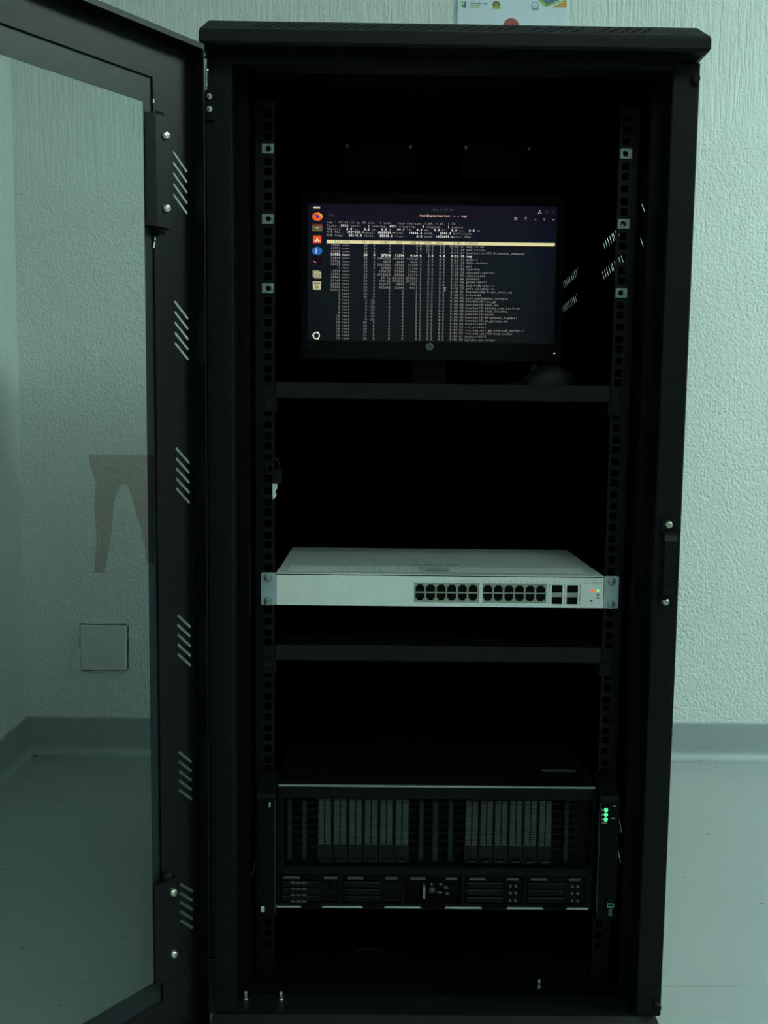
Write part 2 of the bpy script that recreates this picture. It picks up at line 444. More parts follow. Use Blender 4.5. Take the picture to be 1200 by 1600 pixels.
# base plinth, the same pan upside down, on four levelling feet
b = NB()
rings = [(.293, 0.0, 1.0, .1345), (.302, -.030, 1.03, .1150), (.302, -.030, 1.03, .055), (.296, -.024, 1.024, .05)]
RV = []
for hx, y0, y1, z in rings: RV.append([b.verts.new(p) for p in ((-hx, y0, z), (hx, y0, z), (hx, y1, z), (-hx, y1, z))])
for i in range(len(RV) - 1):
    for k in range(4): b.faces.new((RV[i][k], RV[i][(k + 1) % 4], RV[i + 1][(k + 1) % 4], RV[i + 1][k]))
b.faces.new(RV[0][::-1]); b.faces.new(RV[-1])
obj('plinth', b, M['coat'], cab)
for sx in (-1, 1):
    for yy in (.08, .92):
        b = NB(); lathe(b, [(.030, 0), (.030, .010), (.022, .016), (.009, .018), (.009, .05)], 20, Matrix.Translation((sx * .24, yy, 0))); obj('levelling_foot', b, M['rubber'], cab, True)
# front frame
for sx in (-1, 1):
    b = NB(); box(b, min(sx * .267, sx * .300), max(sx * .267, sx * .300), 0, .036, .1345, 1.3588, .0015)
    if sx < 0: box(b, -.3040, -.3000, -.0080, .036, .1345, 1.3588)
    post = obj('front_post', b, M['coat'], cab)
    b = NB(); box(b, min(sx * .2515, sx * .2668), max(sx * .2515, sx * .2668), .032, .036, .1345, 1.3485)
    box(b, min(sx * .2515, sx * .2535), max(sx * .2515, sx * .2535), .036, .048, .1345, 1.3485); obj('post_flange', b, M['coat_in'], post)
    for z in (1.3384, .150):     # door stop buffers
        if sx > 0:
            b = NB(); lathe(b, [(.0055, 0), (.0055, .005), (.0045, .007), (0, .0075)], 16, Matrix.Translation((.2935, 0, z)) @ RXM); obj('buffer', b, M['rubber'], post, True)
    b = NB(); box(b, min(sx * .267, sx * .300), max(sx * .267, sx * .300), .955, .995, .1345, 1.3930); obj('rear_post', b, M['coat_in'], cab)
b = NB(); box(b, -.2668, .2668, 0.001, .030, 1.3490, 1.3585); box(b, -.2668, .2668, .028, .030, 1.3586, 1.3930); obj('head_rail', b, M['coat'], cab)
b = NB(); box(b, -.2668, .2668, 0.001, .040, .1345, .1375); obj('sill_rail', b, M['coat'], cab)
b = NB(); box(b, -.29, .29, .04, .96, .1350, .1365); obj('floor_plate', b, M['coat_in'], cab)
b = NB(); box(b, -.2995, .2995, .996, .999, .1345, 1.3930); obj('rear_panel', b, M['coat_in'], cab)
# side panels with two rows of slanted vent slots near the top and near the bottom
def vents(rows_):
    h = []
    for zc in rows_:
        for gy in (.366, .434, .548, .628, .708, .788):
            for k in range(5): h.append(slit(gy + (k - 2) * .0150, zc - .055 * (gy + (k - 2) * .015 - .5), .0078, .0068, .0026))
        h.append(slit(.2220, zc + .0155, .0080, .0066, .0028))
    return h
def side(sx, holes):
    b = NB(); perf(b, rect(.0362, .954, .1345, 1.3930), holes, lambda y, z: (sx * .2950, y, z), lambda y, z: (sx * .2954, y, z))
    return obj('side_panel', b, M['coat_in'], cab)
side(1, vents((1.2170, 1.1680, .2870, .2380))); side(-1, vents((.2870, .2380)))
for sx in (-1, 1):      # upright stiffeners and cross braces inside the sides
    for y0, y1 in ((.475, .585), (.86, .89)):
        b = NB(); box(b, min(sx * .2755, sx * .2935), max(sx * .2755, sx * .2935), y0, y1, .1366, 1.3930); obj('side_stiffener', b, M['coat_in'], cab)
    for z in (1.315, .16):
        b = NB(); box(b, min(sx * .2700, sx * .2750), max(sx * .2700, sx * .2750), .037, .954, z - .02, z + .02); obj('side_brace', b, M['coat_in'], cab)
# 19 inch mounting rails with square holes
YR = .0797
UB = .6706; U = .04445
hz = []
for i in range(-11, 15):
    for d in (.00635, .022225, .0381): hz.append(UB + U * i + d)
hz = [z for z in hz if .165 < z < 1.318]
nut_b = NB()
perf(nut_b, rect(-.0078, .0078, -.0062, .0062), [rect(-.0036, .0026, -.0038, .0038)], lambda x, z: (x, -.0016, z), lambda x, z: (x, 0, z))
for sx in (-1, 1): box(nut_b, sx * .0062 - .0012, sx * .0062 + .0012, -.0032, -.0016, -.0058, .0058)
tube(nut_b, [(-.0005 + .0040 * math.cos(a), -.0014, .0040 * math.sin(a)) for a in [2 * PI * k / 20 for k in range(20)]], .0008, 6, True)
M['nut'] = mat('dull_zinc_nut', (.34, .39, .39), .3, .9, var=.25, scale=500)
NUT = mesh_of(nut_b, 'cage_nut', M['nut'])
nuts = [UB + U * 13 + .022225 - k * .0889 for k in range(3)]
def rail(sx, y, name, front):
    hh = [rect(sx * .2325 - .00475, sx * .2325 + .00475, z - .00475, z + .00475) for z in hz]
    b = NB(); x0, x1 = sorted((sx * .2236, sx * .2490))
    d = 1 if front else -1
    perf(b, rect(x0, x1, .1366, 1.330), hh, lambda x, z: (x, y, z), lambda x, z: (x, y + d * .002, z))
    xa, xb = sorted((sx * .2470, sx * .2490)); ya, yb = sorted((y + d * .002, y + d * .040))
    box(b, xa, xb, ya, yb, .1366, 1.330)
    ra = obj(name, b, M['rail'] if front else M['coat_in'], cab)
    if front:
        for z in nuts: place('cage_nut', NUT, ra, (sx * .2325, y, z), (0, 0 if sx > 0 else PI, 0))
for sx in (-1, 1):
    rail(sx, YR, 'mounting_rail', True); rail(sx, .86, 'rear_mounting_rail', False)
    for z in (.1385, 1.329):
        xa, xb = sorted((sx * .2236, sx * .2700)); b = NB(); box(b, xa, xb, .082, .112, z - .002, z + .0025); obj('rail_bracket', b, M['coat_in'], cab)
# strap handle on the right post
b = NB()
sx0, sx1 = .2745, .2905
pts = [(-.0001, .8030), (-.0022, .8030), (-.0022, .7862), (-.016, .7832), (-.0195, .7760), (-.0205, .745), (-.0190, .7160), (-.014, .7080), (-.0022, .7050), (-.0022, .6880), (-.0001, .6880), (-.0001, .7068), (-.013, .7098), (-.0172, .717), (-.0187, .745), (-.0177, .7750), (-.015, .7815), (-.0001, .7845)]
prism(b, pts, lambda y, z: (sx0, y, z), lambda y, z: (sx1, y, z))
hd = obj('strap_handle', b, M['coat'], cab)
for z in (.7950, .6962): place('screw', SCREW_BIG, hd, (.2828, -.0022, z))
# fan units under the roof
for fx in (-.0889, .1144):
    b = NB(); perf(b, rect(fx - .062, fx + .062, .50, .624), [disc(fx, .562, .056, n=28)], lambda x, y: (x, y, 1.3325), lambda x, y: (x, y, 1.3735))
    box(b, fx - .060, fx + .060, .501, .503, 1.3735, 1.3930); box(b, fx - .060, fx + .060, .621, .623, 1.3735, 1.3930)
    f = obj('roof_fan', b, M['fan'], cab)
    b = NB(); lathe(b, [(.02, 0), (.02, .03)], 20, Matrix.Translation((fx, .562, 1.3370)))
    for k in range(7):
        a = 2 * PI * k / 7; c, s = math.cos(a), math.sin(a)
        q = [(r * c - t * s, r * s + t * c, z) for r, t, z in ((.018, -.006, 1.365), (.053, -.016, 1.366), (.053, .016, 1.340), (.018, .006, 1.341))]
        v = [b.verts.new((fx + p[0], .562 + p[1], p[2])) for p in q]; v2 = [b.verts.new((fx + p[0], .562 + p[1], p[2] + .0015)) for p in q]
        b.faces.new(v); b.faces.new(v2[::-1])
        for i in range(4): b.faces.new((v[i], v2[i], v2[(i + 1) % 4], v[(i + 1) % 4]))
    for k in range(4):
        a = PI / 4 + k * PI / 2; tube(b, [(fx + .015 * math.cos(a), .562 + .015 * math.sin(a), 1.3345), (fx + .057 * math.cos(a), .562 + .057 * math.sin(a), 1.3345)], .002, 6)
    obj('fan_rotor', b, M['plastic_matt'], f)
    for dx in (-.054, .054): place('screw', SCREW, f, (fx + dx, .4999, 1.3860))
# bolts standing on the cabinet floor and a coil of cable end
for (x, y) in ((-.257, .026), (-.209, .026), (.147, .060)):
    b = NB(); lathe(b, [(.004, 0), (.004, .003), (.0026, .003), (.0026, .012), (.002, .0135), (0, .0135)], 12, Matrix.Translation((x, y, .1374 if y < .04 else .1366))); obj('floor_bolt', b, M['bolt'], cab, True)

# glass door, hinged on the left post; its own axes: x along the door, y towards its inner side
ANG = -math.radians(127)
HX, HY = -.300, -.022
b = NB()
W_, Z0, Z1 = .585, .1400, 1.3545
WX0, WX1, WZ0, WZ1 = .0745, .5100, .2030, 1.3055
dh = []
for zc in (1.197, 1.026, .8536, .651, .4796, .310):
    for k in range(5): dh.append(slit(.0345, zc + (2 - k) * .0121, .0096, .0086, .0034))
perf(b, rect(.0150, W_, Z0, Z1), [rect(WX0, WX1, WZ0, WZ1)] + dh, lambda x, z: (x, 0, z), lambda x, z: (x, -.0009, z))
# pan returns and their small inward lips
box(b, .0150, .0165, .0001, .0205, Z0, Z1); box(b, W_ - .0015, W_, .0001, .020, Z0, Z1)
box(b, .0166, W_ - .0016, .0001, .020, Z1 - .0015, Z1); box(b, .0166, W_ - .0016, .0001, .020, Z0, Z0 + .0015)
box(b, W_ - .009, W_, .0201, .0214, Z0, Z1)
box(b, .0166, W_ - .0091, .0201, .0214, Z1 - .0065, Z1 - .0002); box(b, .0166, W_ - .0091, .0201, .0214, Z0 + .0005, Z0 + .0065)
door = obj('glass_door', b, M['coat_door'], None, local=True)
door.parent = cab; door.location = Vector((HX, HY, 0)) - ORG[cab.name]; door.rotation_euler = (0, 0, ANG)
tag(door, 'open black framed door with a large clear glass pane')
GX0, GX1, GZ0, GZ1 = .0860, .4985, .2320, 1.2765
b = NB(); box(b, WX0 - .004, WX1 + .004, -.0090, -.0040, WZ0 - .004, WZ1 + .004); obj('glass_pane', b, M['glass'], door, local=True)
b = NB(); perf(b, rect(WX0 - .003, WX1 + .003, WZ0 - .003, WZ1 + .003), [rect(GX0, GX1, GZ0, GZ1)], lambda x, z: (x, -.0036, z), lambda x, z: (x, -.0026, z))
tag(obj('glass_border', b, M['glass_border'], door, local=True), 'dark printed border around the glass')
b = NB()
overlay_outline = [(.0760, .8795), (.1690, .8827), (.1655, .866), (.1600, .852), (.1620, .82), (.1600, .7885), (.1640, .7505), (.1500, .7490), (.1415, .78), (.1350, .83), (.1262, .8480), (.1160, .848), (.1010, .805), (.0915, .7700), (.0905, .7535), (.0775, .7520)]  # outline of a see-through shape that tints the glass and its border brownish
prism(b, overlay_outline, lambda x, z: (x, -.0024, z), lambda x, z: (x, -.0022, z)); tag(obj('overlay', b, M['film'], door, local=True), 'brownish two-legged overlay on the glass')
for (z0, z1, s1, s2) in ((1.1392, 1.2625, 1.2413, 1.1609), (.2360, .3620, .3450, .2656)):
    b = NB()
    prof = [(.0585, .0005), (.0585, .0100), (.0600, .0120), (.0810, .0120), (.0925, .0085), (.0925, .0060), (.0800, .0095), (.0620, .0095), (.0620, .0005)]
    prism(b, prof, lambda x, y: (x, y, z0), lambda x, y: (x, y, z1)); cl = obj('glass_clamp', b, M['coat_door'], door, local=True)
    for z in (s1, s2):
        s = place('clamp_screw', SCREW_BIG, door, (.0672, .0120, z), (0, 0, PI), world=False)
    for za, zb in ((z1 - .02, z1 + .006), (z0 - .007, z0 + .02)):
        b = NB(); box(b, .0630, .0760, .0006, .0090, za, zb, .003); obj('clamp_pad', b, M['rubber'], door, local=True)
for (x, z) in ((.0740, 1.2797), (.0741, 1.1274), (.0760, 1.1185), (.0750, 1.1220)):
    b = NB(); box(b, x - .0007, x + .0007, .0001, .0008, z - .0018, z + .0018); tag(obj('glue_speck', b, M['switch'], door, local=True), 'tiny white glue speck')
# lock lever at the free edge
b = NB(); box(b, .535, .560, .0003, .010, .70, .80, .003); obj('lock_case', b, M['plastic_matt'], door, local=True)
# hinges: spring pin, knob and bracket with two screws on the post
for zt, sg in ((1.3500, -1), (.1440, 1)):
    b = NB(); box(b, -.2999, -.2885, -.0032, -.0002, min(zt + sg * .034, zt + sg * .068), max(zt + sg * .034, zt + sg * .068), .0008)
    hg = obj('hinge_bracket', b, M['coat'], cab)
    for d in ((.0405, .0555) if sg < 0 else ()): place('screw', SCREW, hg, (-.2945, -.0032, zt + sg * d))
    b = NB(); X, Y = -.2968, -.0125
    lathe(b, [(.0016, 0), (.0016, .036)], 10, Matrix.Translation((X, Y, min(zt, zt + sg * .036))))
    if sg < 0:
        tube(b, [(X + .0024 * math.cos(a), Y + .0024 * math.sin(a), zt + sg * (.0125 + .0215 * a / (18 * PI))) for a in [k * PI / 5 for k in range(91)]], .0007, 5)
        tag(obj('hinge_spring', b, M['zinc'], hg, True), 'bright coil spring around the hinge pin')
    else: obj('hinge_pin', b, M['coat'], hg, True)
    b = NB(); tube(b, [(X - .001, Y, zt + sg * .0385), (X - .008, Y - .004, zt + sg * .0395)], .0028, 10); obj('hinge_knob', b, M['plastic_matt'], hg, True)

# ------------------------------------------------------------------ shelves
def shelf(z0, z1, label):
    t = empty('rack_shelf', (0, YR, z0)); tag(t, label, 'shelf', 'rack shelves')
    b = NB(); box(b, -.2228, .2228, YR, YR + .0015, z0, z1, .0006); box(b, -.2228, .2228, YR + .0015, YR + .012, z0, z0 + .0015)
    tag(obj('front_lip', b, M['shelf'], t), None)
    b = NB(); box(b, -.2212, .2212, YR + .0016, .62, z1 - .0015, z1); obj('tray', b, M['shelf'], t)
    for y in (.22, .36, .50):
        b = NB(); box(b, -.2212, .2212, y - .012, y + .012, z1 - .010, z1 - .0016); obj('stiffening_rib', b, M['shelf'], t)
    for sx in (-1, 1):
        b = NB(); xa, xb = sorted((sx * .2213, sx * .2228)); box(b, xa, xb, YR + .0016, .60, z0 - .018, z1 - .0016)
        xa, xb = sorted((sx * .2229, sx * .2450)); box(b, xa, xb, YR + .0021, YR + .0040, z0 - .018, z1 - .0016); obj('side_flange', b, M['shelf'], t)
    return t
shelf(.9500, .9715, 'upper dark metal rack shelf carrying the monitor and mouse')
shelf(.5945, .6160, 'lower dark metal rack shelf, empty, just below the white switch')

# ------------------------------------------------------------------ monitor
YM = .40; ZS = .9716
mon = empty('computer_monitor', (0, YM + .03, ZS)); tag(mon, 'black computer monitor showing a terminal process list on the upper shelf', 'monitor')
SX0, SX1, SZ0, SZ1 = -.2025, .2020, 1.0490, 1.2690
b = NB(); perf(b, rect(-.2130, .2140, 1.0195, 1.2850), [rect(SX0, SX1, SZ0, SZ1)], lambda x, z: (x, YM - .006, z), lambda x, z: (x, YM + .012, z))
obj('bezel', b, M['plastic'], mon)
b = NB(); box(b, -.2120, .2130, YM + .0121, YM + .030, 1.0205, 1.2840, .003); box(b, -.14, .14, YM + .0301, YM + .050, 1.06, 1.24, .008, 2); obj('back_cover', b, M['plastic_matt'], mon)
b = NB(); box(b, -.031, .032, YM + .0502, YM + .066, ZS + .007, 1.13, .003); obj('stand_neck', b, M['plastic'], mon)
b = NB()
out = [(math.copysign(abs(math.cos(a)) ** .5, math.cos(a)) * .105, YM + .045 + math.copysign(abs(math.sin(a)) ** .5, math.sin(a)) * .085) for a in [2 * PI * k / 40 for k in range(40)]]
prism(b, out, lambda x, y: (x, y, ZS), lambda x, y: (x * .96, YM + .045 + (y - YM - .045) * .96, ZS + .007)); obj('stand_base', b, M['plastic'], mon)
# screen glass with its own glow: terminal background, slightly purple at the top
scm = bpy.data.materials.new('terminal_screen'); scm.use_nodes = True
nt = scm.node_tree; nt.nodes.clear()
o_ = nt.nodes.new('ShaderNodeOutputMaterial'); e_ = nt.nodes.new('ShaderNodeEmission'); g_ = nt.nodes.new('ShaderNodeBsdfGlossy'); a_ = nt.nodes.new('ShaderNodeAddShader')
tc = nt.nodes.new('ShaderNodeTexCoord'); sp_ = nt.nodes.new('ShaderNodeSeparateXYZ'); mr = nt.nodes.new('ShaderNodeMapRange'); rp = nt.nodes.new('ShaderNodeValToRGB')
mr.inputs['From Min'].default_value = SZ0 - ZS; mr.inputs['From Max'].default_value = SZ1 - ZS
el = rp.color_ramp.elements
el[0].position = 0; el[0].color = (.0022, .0031, .0042, 1); el[1].position = 1; el[1].color = (.0046, .0038, .0100, 1)
for p_, c_ in ((.25, (.0026, .0044, .0062, 1)), (.55, (.0030, .0054, .0086, 1)), (.80, (.0030, .0040, .0105, 1)), (.90, (.0048, .0036, .0105, 1))):
    e2 = el.new(p_); e2.color = c_
nt.links.new(tc.outputs['Object'], sp_.inputs[0]); nt.links.new(sp_.outputs['Z'], mr.inputs['Value']); nt.links.new(mr.outputs[0], rp.inputs[0])
nt.links.new(rp.outputs[0], e_.inputs[0]); g_.inputs[0].default_value = (.03, .03, .03, 1); g_.inputs[1].default_value = .25
nt.links.new(e_.outputs[0], a_.inputs[0]); nt.links.new(g_.outputs[0], a_.inputs[1]); nt.links.new(a_.outputs[0], o_.inputs[0])
b = NB(); box(b, SX0 + .0001, SX1 - .0001, YM - .0010, YM + .011, SZ0 + .0001, SZ1 - .0001); screen = obj('screen', b, scm, mon)
KX, KZ = .4022 / 386, .2204 / 215
def lx(u): return -.2020 + (u - 482) * KX
def lz(v): return 1.2688 - (v - 318) * KZ
fs = lambda d: (lambda x, z: (x, YM - .0010 - d, z))
E_TXT = emis('screen_text_dim', (.34, .31, .29)); E_BOLD = emis('screen_text_bold', (.85, .80, .74)); E_BAR = emis('screen_bar', (.73, .69, .36))
E_INK = emis('screen_bar_ink', (.035, .035, .025)); E_TITLE = emis('screen_title', (.85, .50, .42)); E_FAINT = emis('screen_text_faint', (.10, .10, .11))
CELL = 3.034 * KX; ROW = 5.034 * KZ; X0 = lx(511)
tb, bb, ib = NB(), NB(), NB()
def mono(bm_, s, v, col=0, d=.0004, bold=False):
    text(bm_, s, X0 + col * CELL, lz(v + 1.75), 4.9 * KZ, fs(d), CELL, bold)
def mixed(s, v):
    """bold runs are marked with | | """
    col = 0; bold = False
    for part in s.split('|'):
        mono(bb if bold else tb, part, v, col, bold=bold); col += len(part); bold = not bold
mixed('top - 07:59:15 up 43 min,  1 user,  load average: 1.64, 1.65, 1.70', 346.5)
mixed('Tasks:| 3923| total,|   1| running,| 3921| sleeping,|   0| stopped,|   1| zombie', 351.5)
mixed('%Cpu(s):|  0.0| us,|  0.2| sy,|  0.0| ni,| 99.7| id,|  0.0| wa,|  0.0| hi,|  0.0| si,|  0.0| st', 356.6)
mixed('MiB Mem :| 1027305.+|total,| 1009929.+|free,|  19606.6| used,|   2744.9| buff/cache', 361.6)
mixed('MiB Swap:|  30518.0| total,|  30518.0| free,|      0.0| used.| 1007699.+|avail Mem', 366.7)
HDR = '    PID USER      PR  NI    VIRT    RES    SHR S  %CPU  %MEM     TIME+ COMMAND'
mono(ib, HDR, 376.8, d=.0008)
rows = [
 ('10565', '20', '0', '0', '0', '0', 'D', '45.4', '0.0', '14:06.51', 'md0_raid6'),
 ('10374', '20', '0', '0', '0', '0', 'D', '23.4', '0.0', '7:19.44', 'md0_resync'),
 ('69628', '20', '0', '0', '0', '0', 'I', '12.2', '0.0', '0:19.51', 'kworker/u1377:0-events_unbound'),
 ('53082', '20', '0', '27316', '11596', '4160', 'R', '2.0', '0.0', '0:33.35', 'top'),
 ('52874', '20', '0', '1991572', '103940', '147548', 'S', '1.0', '0.0', '0:22.41', 'ptyxis'),
 ('37536', '20', '0', '9920', '6640', '4656', 'S', '0.7', '0.0', '0:07.43', 'dbus-daemon'),
 ('48439', '20', '0', '3211260', '70056', '53500', 'S', '0.7', '0.0', '0:12.31', 'gjs'),
 ('1', '20', '0', '27000', '17252', '11100', 'S', '0.3', '0.0', '0:19.05', 'systemd'),
 ('4334', '19', '-1', '103136', '72004', '70904', 'S', '0.3', '0.0', '0:12.10', 'systemd-journal'),
 ('12331', '20', '0', '3716652', '50900', '32736', 'S', '0.3', '0.0', '0:09.97', 'containerd'),
 ('29843', '20', '0', '29.7g', '631272', '205004', 'S', '0.3', '0.1', '0:15.66', 'python3'),
 ('39140', '20', '0', '109.2g', '494520', '207340', 'S', '0.3', '0.0', '2:21.56', 'gnome-shell'),
 ('39332', '20', '0', '312172', '9844', '7992', 'S', '0.3', '0.0', '0:01.03', 'gsd-disk-utilit'),
 ('39620', '20', '0', '472048', '12044', '9924', 'S', '0.3', '0.0', '0:06.19', 'gvfs-udisks2-vo'),
 ('57713', '20', '0', '0', '0', '0', 'I', '0.3', '0.0', '0:00.01', 'kworker/56:0-qat_misc_wq'),
 ('2', '20', '0', '0', '0', '0', 'S', '0.0', '0.0', '0:00.71', 'kthreadd'),
 ('3', '20', '0', '0', '0', '0', 'S', '0.0', '0.0', '0:00.00', 'pool_workqueue_release'),
 ('4', '0', '-20', '0', '0', '0', 'I', '0.0', '0.0', '0:00.00', 'kworker/R-rcu_gp'),
 ('5', '0', '-20', '0', '0', '0', 'I', '0.0', '0.0', '0:00.00', 'kworker/R-sync_wq'),
 ('6', '0', '-20', '0', '0', '0', 'I', '0.0', '0.0', '0:00.00', 'kworker/R-kvfree_rcu_reclaim'),
 ('7', '0', '-20', '0', '0', '0', 'I', '0.0', '0.0', '0:00.00', 'kworker/R-slub_flushwq'),
 ('8', '0', '-20', '0', '0', '0', 'I', '0.0', '0.0', '0:00.00', 'kworker/R-netns'),
 ('10', '0', '-20', '0', '0', '0', 'I', '0.0', '0.0', '0:00.00', 'kworker/0:0H-events_highpri'),
 ('13', '0', '-20', '0', '0', '0', 'I', '0.0', '0.0', '0:00.04', 'kworker/R-mm_percpu_wq'),
 ('14', '20', '0', '0', '0', '0', 'S', '0.0', '0.0', '0:00.06', 'ksoftirqd/0'),
 ('15', '20', '0', '0', '0', '0', 'I', '0.0', '0.0', '0:04.07', 'rcu_preempt'),
 ('16', '20', '0', '0', '0', '0', 'S', '0.0', '0.0', '0:00.02', 'rcu_exp_par_gp_kthread_worker/1'),
 ('17', '20', '0', '0', '0', '0', 'S', '0.0', '0.0', '0:00.09', 'rcu_exp_gp_kthread_worker'),
 ('18', 'rt', '0', '0', '0', '0', 'S', '0.0', '0.0', '0:00.01', 'migration/0'),
 ('19', '20', '0', '0', '0', '0', 'S', '0.0', '0.0', '0:00.00', 'kprobe-optimizer')]
for i, r in enumerate(rows):
    s = '%7s %-8s  %3s %3s %7s %6s %6s %s %5s %5s %9s %s' % (r[0], 'root', r[1], r[2], r[3], r[4], r[5], r[6], r[7], r[8], r[9], r[10])
    mono(bb if i == 3 else tb, s, 381.6 + i * 5.034, bold=(i == 3))
tag(obj('terminal_text', tb, E_TXT, screen, normals=False), kind='stuff'); tag(obj('terminal_bold_text', bb, E_BOLD, screen, normals=False), kind='stuff')
b = NB(); flat(b, rect(X0, lx(867.5), lz(379.3), lz(374.3)), fs(.0005)); obj('column_header_bar', b, E_BAR, screen, normals=False)
obj('column_header_text', ib, E_INK, screen, normals=False)
b = NB(); text(b, 'root@spuaiserver: ~ \u2014 top', lx(655), lz(336.0), 5.0 * KZ, fs(.0004), 2.95 * KX, True); obj('window_title', b, E_TITLE, screen, normals=False)
b = NB(); text(b, 'May 9 07:59', lx(676), lz(327), 4.6 * KZ, fs(.0004), 2.9 * KX); text(b, '[+]', lx(514), lz(337.5), 4.6 * KZ, fs(.0004), 2.6 * KX); tag(obj('top_bar_text', b, E_FAINT, screen, normals=False), kind='stuff')
b = NB()
f4 = fs(.0004)
for dx in (0, 2.6):
    for dz in (0, 2.4): flat(b, rect(lx(803 + dx), lx(805 + dx), lz(337 + dz), lz(335 + dz)), f4)
for dz in (0, 1.5, 3): flat(b, rect(lx(819), lx(822.6), lz(335.3 + dz), lz(334.6 + dz)), f4)
flat(b, rect(lx(834.5), lx(837.5), lz(338.6), lz(337.7)), f4)
flat(b, [(lx(848), lz(336.6)), (lx(852), lz(336.6)), (lx(850), lz(339.6))], f4)
flat(b, [(lx(862.5), lz(339)), (lx(866), lz(339)), (lx(864.2), lz(336.6))], f4)
obj('window_buttons', b, emis('screen_buttons', (.32, .24, .26)), screen, normals=False)
b = NB()
for (u, v) in ((842.5, 325.0), (840.8, 328.2), (844.3, 328.2)): flat(b, disc(lx(u), lz(v), 1.0 * KX, n=10), f4)
obj('network_icon', b, emis('screen_white', (.45, .45, .45)), screen, normals=False)
b = NB()
for u in (851, 854, 863): flat(b, rect(lx(u), lx(u + 1.5), lz(328.5), lz(324.6)), f4)
obj('status_icons', b, emis('screen_grey', (.035, .035, .045)), screen, normals=False)
b = NB(); flat(b, rect(lx(696.3), lx(697.0), lz(450.6), lz(446.2)), f4); flat(b, rect(lx(695.2), lx(698.2), lz(446.8), lz(446.0)), f4); flat(b, rect(lx(695.2), lx(698.2), lz(451.0), lz(450.2)), f4)
obj('text_cursor', b, emis('screen_cursor', (.38, .38, .38)), screen, normals=False)
def icon(name, layers):
    b = NB(); o = None
    for k, (polys, col) in enumerate(layers):
        b = NB()
        for p in polys: flat(b, [(lx(u), lz(v)) for u, v in p], fs(.0004 + .0002 * k))
        q = obj(name if k == 0 else name + '_mark', b, emis(name + '_glow', col), screen, normals=False)
E_ = lambda u, v, ru, rv=None, a0=0, a1=2 * PI, n=22: [(u + ru * math.cos(a0 + (a1 - a0) * k / n), v + (rv or ru) * math.sin(a0 + (a1 - a0) * k / n)) for k in range(n + (abs(a1 - a0 - 2 * PI) > 1e-6))]
icon('dock_pill', [([rect(489.6, 500.2, 323.3, 325.8)], (.62, .58, .46))])
icon('browser_icon', [([E_(496, 338.4, 8.0, 6.6)], (.82, .11, .03)),
                      ([[(497, 331.4), (499.5, 333.6), (503.6, 335.2), (504.2, 339), (501.5, 343), (501.6, 338.5), (499, 335.8), (496.6, 334.4)]], (.80, .38, .06)),
                      ([E_(495.6, 338.2, 3.4, 2.7)], (.07, .02, .16)), ([[(488.6, 337), (492.5, 337.4), (495.5, 336.8), (494, 339.4), (491, 339.8)]], (.70, .14, .03))])
icon('folder_icon', [([rect(488, 504, 350.6, 361)], (.115, .105, .045)), ([rect(488, 504, 349.6, 352.2)], (.14, .020, .014)), ([rect(493.6, 498.6, 354.9, 356.0)], (.50, .48, .36))])
icon('software_icon', [([rect(489.6, 502.4, 367.6, 379.2)], (.78, .085, .02)),
                       ([[(495.4, 371.2), (496.6, 371.2), (499.6, 377.6), (498, 377.6), (496, 373), (494, 377.6), (492.4, 377.6)], rect(491, 501, 375.4, 376.3)], (.85, .72, .50))])
icon('help_icon', [([E_(496, 391.4, 8.1, 6.4)], (.025, .13, .40))])
b = NB(); text(b, '?', lx(493.2), lz(395.2), 10.5 * KZ, fs(.0008), None, True); obj('help_mark', b, emis('help_mark_glow', (.75, .80, .85)), screen, normals=False)
icon('terminal_icon', [([rect(488.5, 504, 403, 413.5)], (.012, .003, .006)), ([[(490.4, 406.9), (492.2, 408), (490.6, 409.2), (491, 409.6), (493.4, 408), (490.8, 406.4)], rect(492.8, 495.2, 409.2, 409.9)], (.42, .38, .34)), ([E_(485.0, 410, 1.0)], (.16, .015, .02))])
icon('disks_icon', [([rect(489.2, 499.6, 421.8, 432)], (.30, .29, .17)), ([rect(491.5, 502.6, 423.4, 434.2)], (.42, .41, .25)), ([rect(494, 500.8, 427.2, 432.2)], (.20, .20, .12)), ([rect(495, 499.8, 428.2, 431.2)], (.42, .41, .25))])
icon('trash_icon', [([[(489, 439.4), (502.8, 439.4), (502, 452), (490, 452)]], (.52, .50, .31)), ([rect(490.4, 501.4, 441, 443.4)], (.16, .17, .08)), ([E_(495.6, 447.8, 3.0, 2.5)], (.16, .17, .07)), ([E_(495.6, 447.8, 1.6, 1.2)], (.52, .50, .31))])
b = NB(); cxu, czv = lx(495.4), lz(524.2)
for k in range(3): ringpoly(b, cxu, czv, 4.0 * KX, 5.6 * KX, fs(.0004), PI / 3 + k * 2 * PI / 3 + .35, PI + k * 2 * PI / 3 - .35, 10)
for k in range(3): flat(b, disc(cxu + 5.1 * KX * math.cos(PI / 3 + k * 2 * PI / 3), czv + 5.1 * KX * math.sin(PI / 3 + k * 2 * PI / 3), 1.6 * KX, n=12), fs(.0006))
obj('applications_icon', b, emis('applications_glow', (.80, .80, .66)), screen, normals=False)
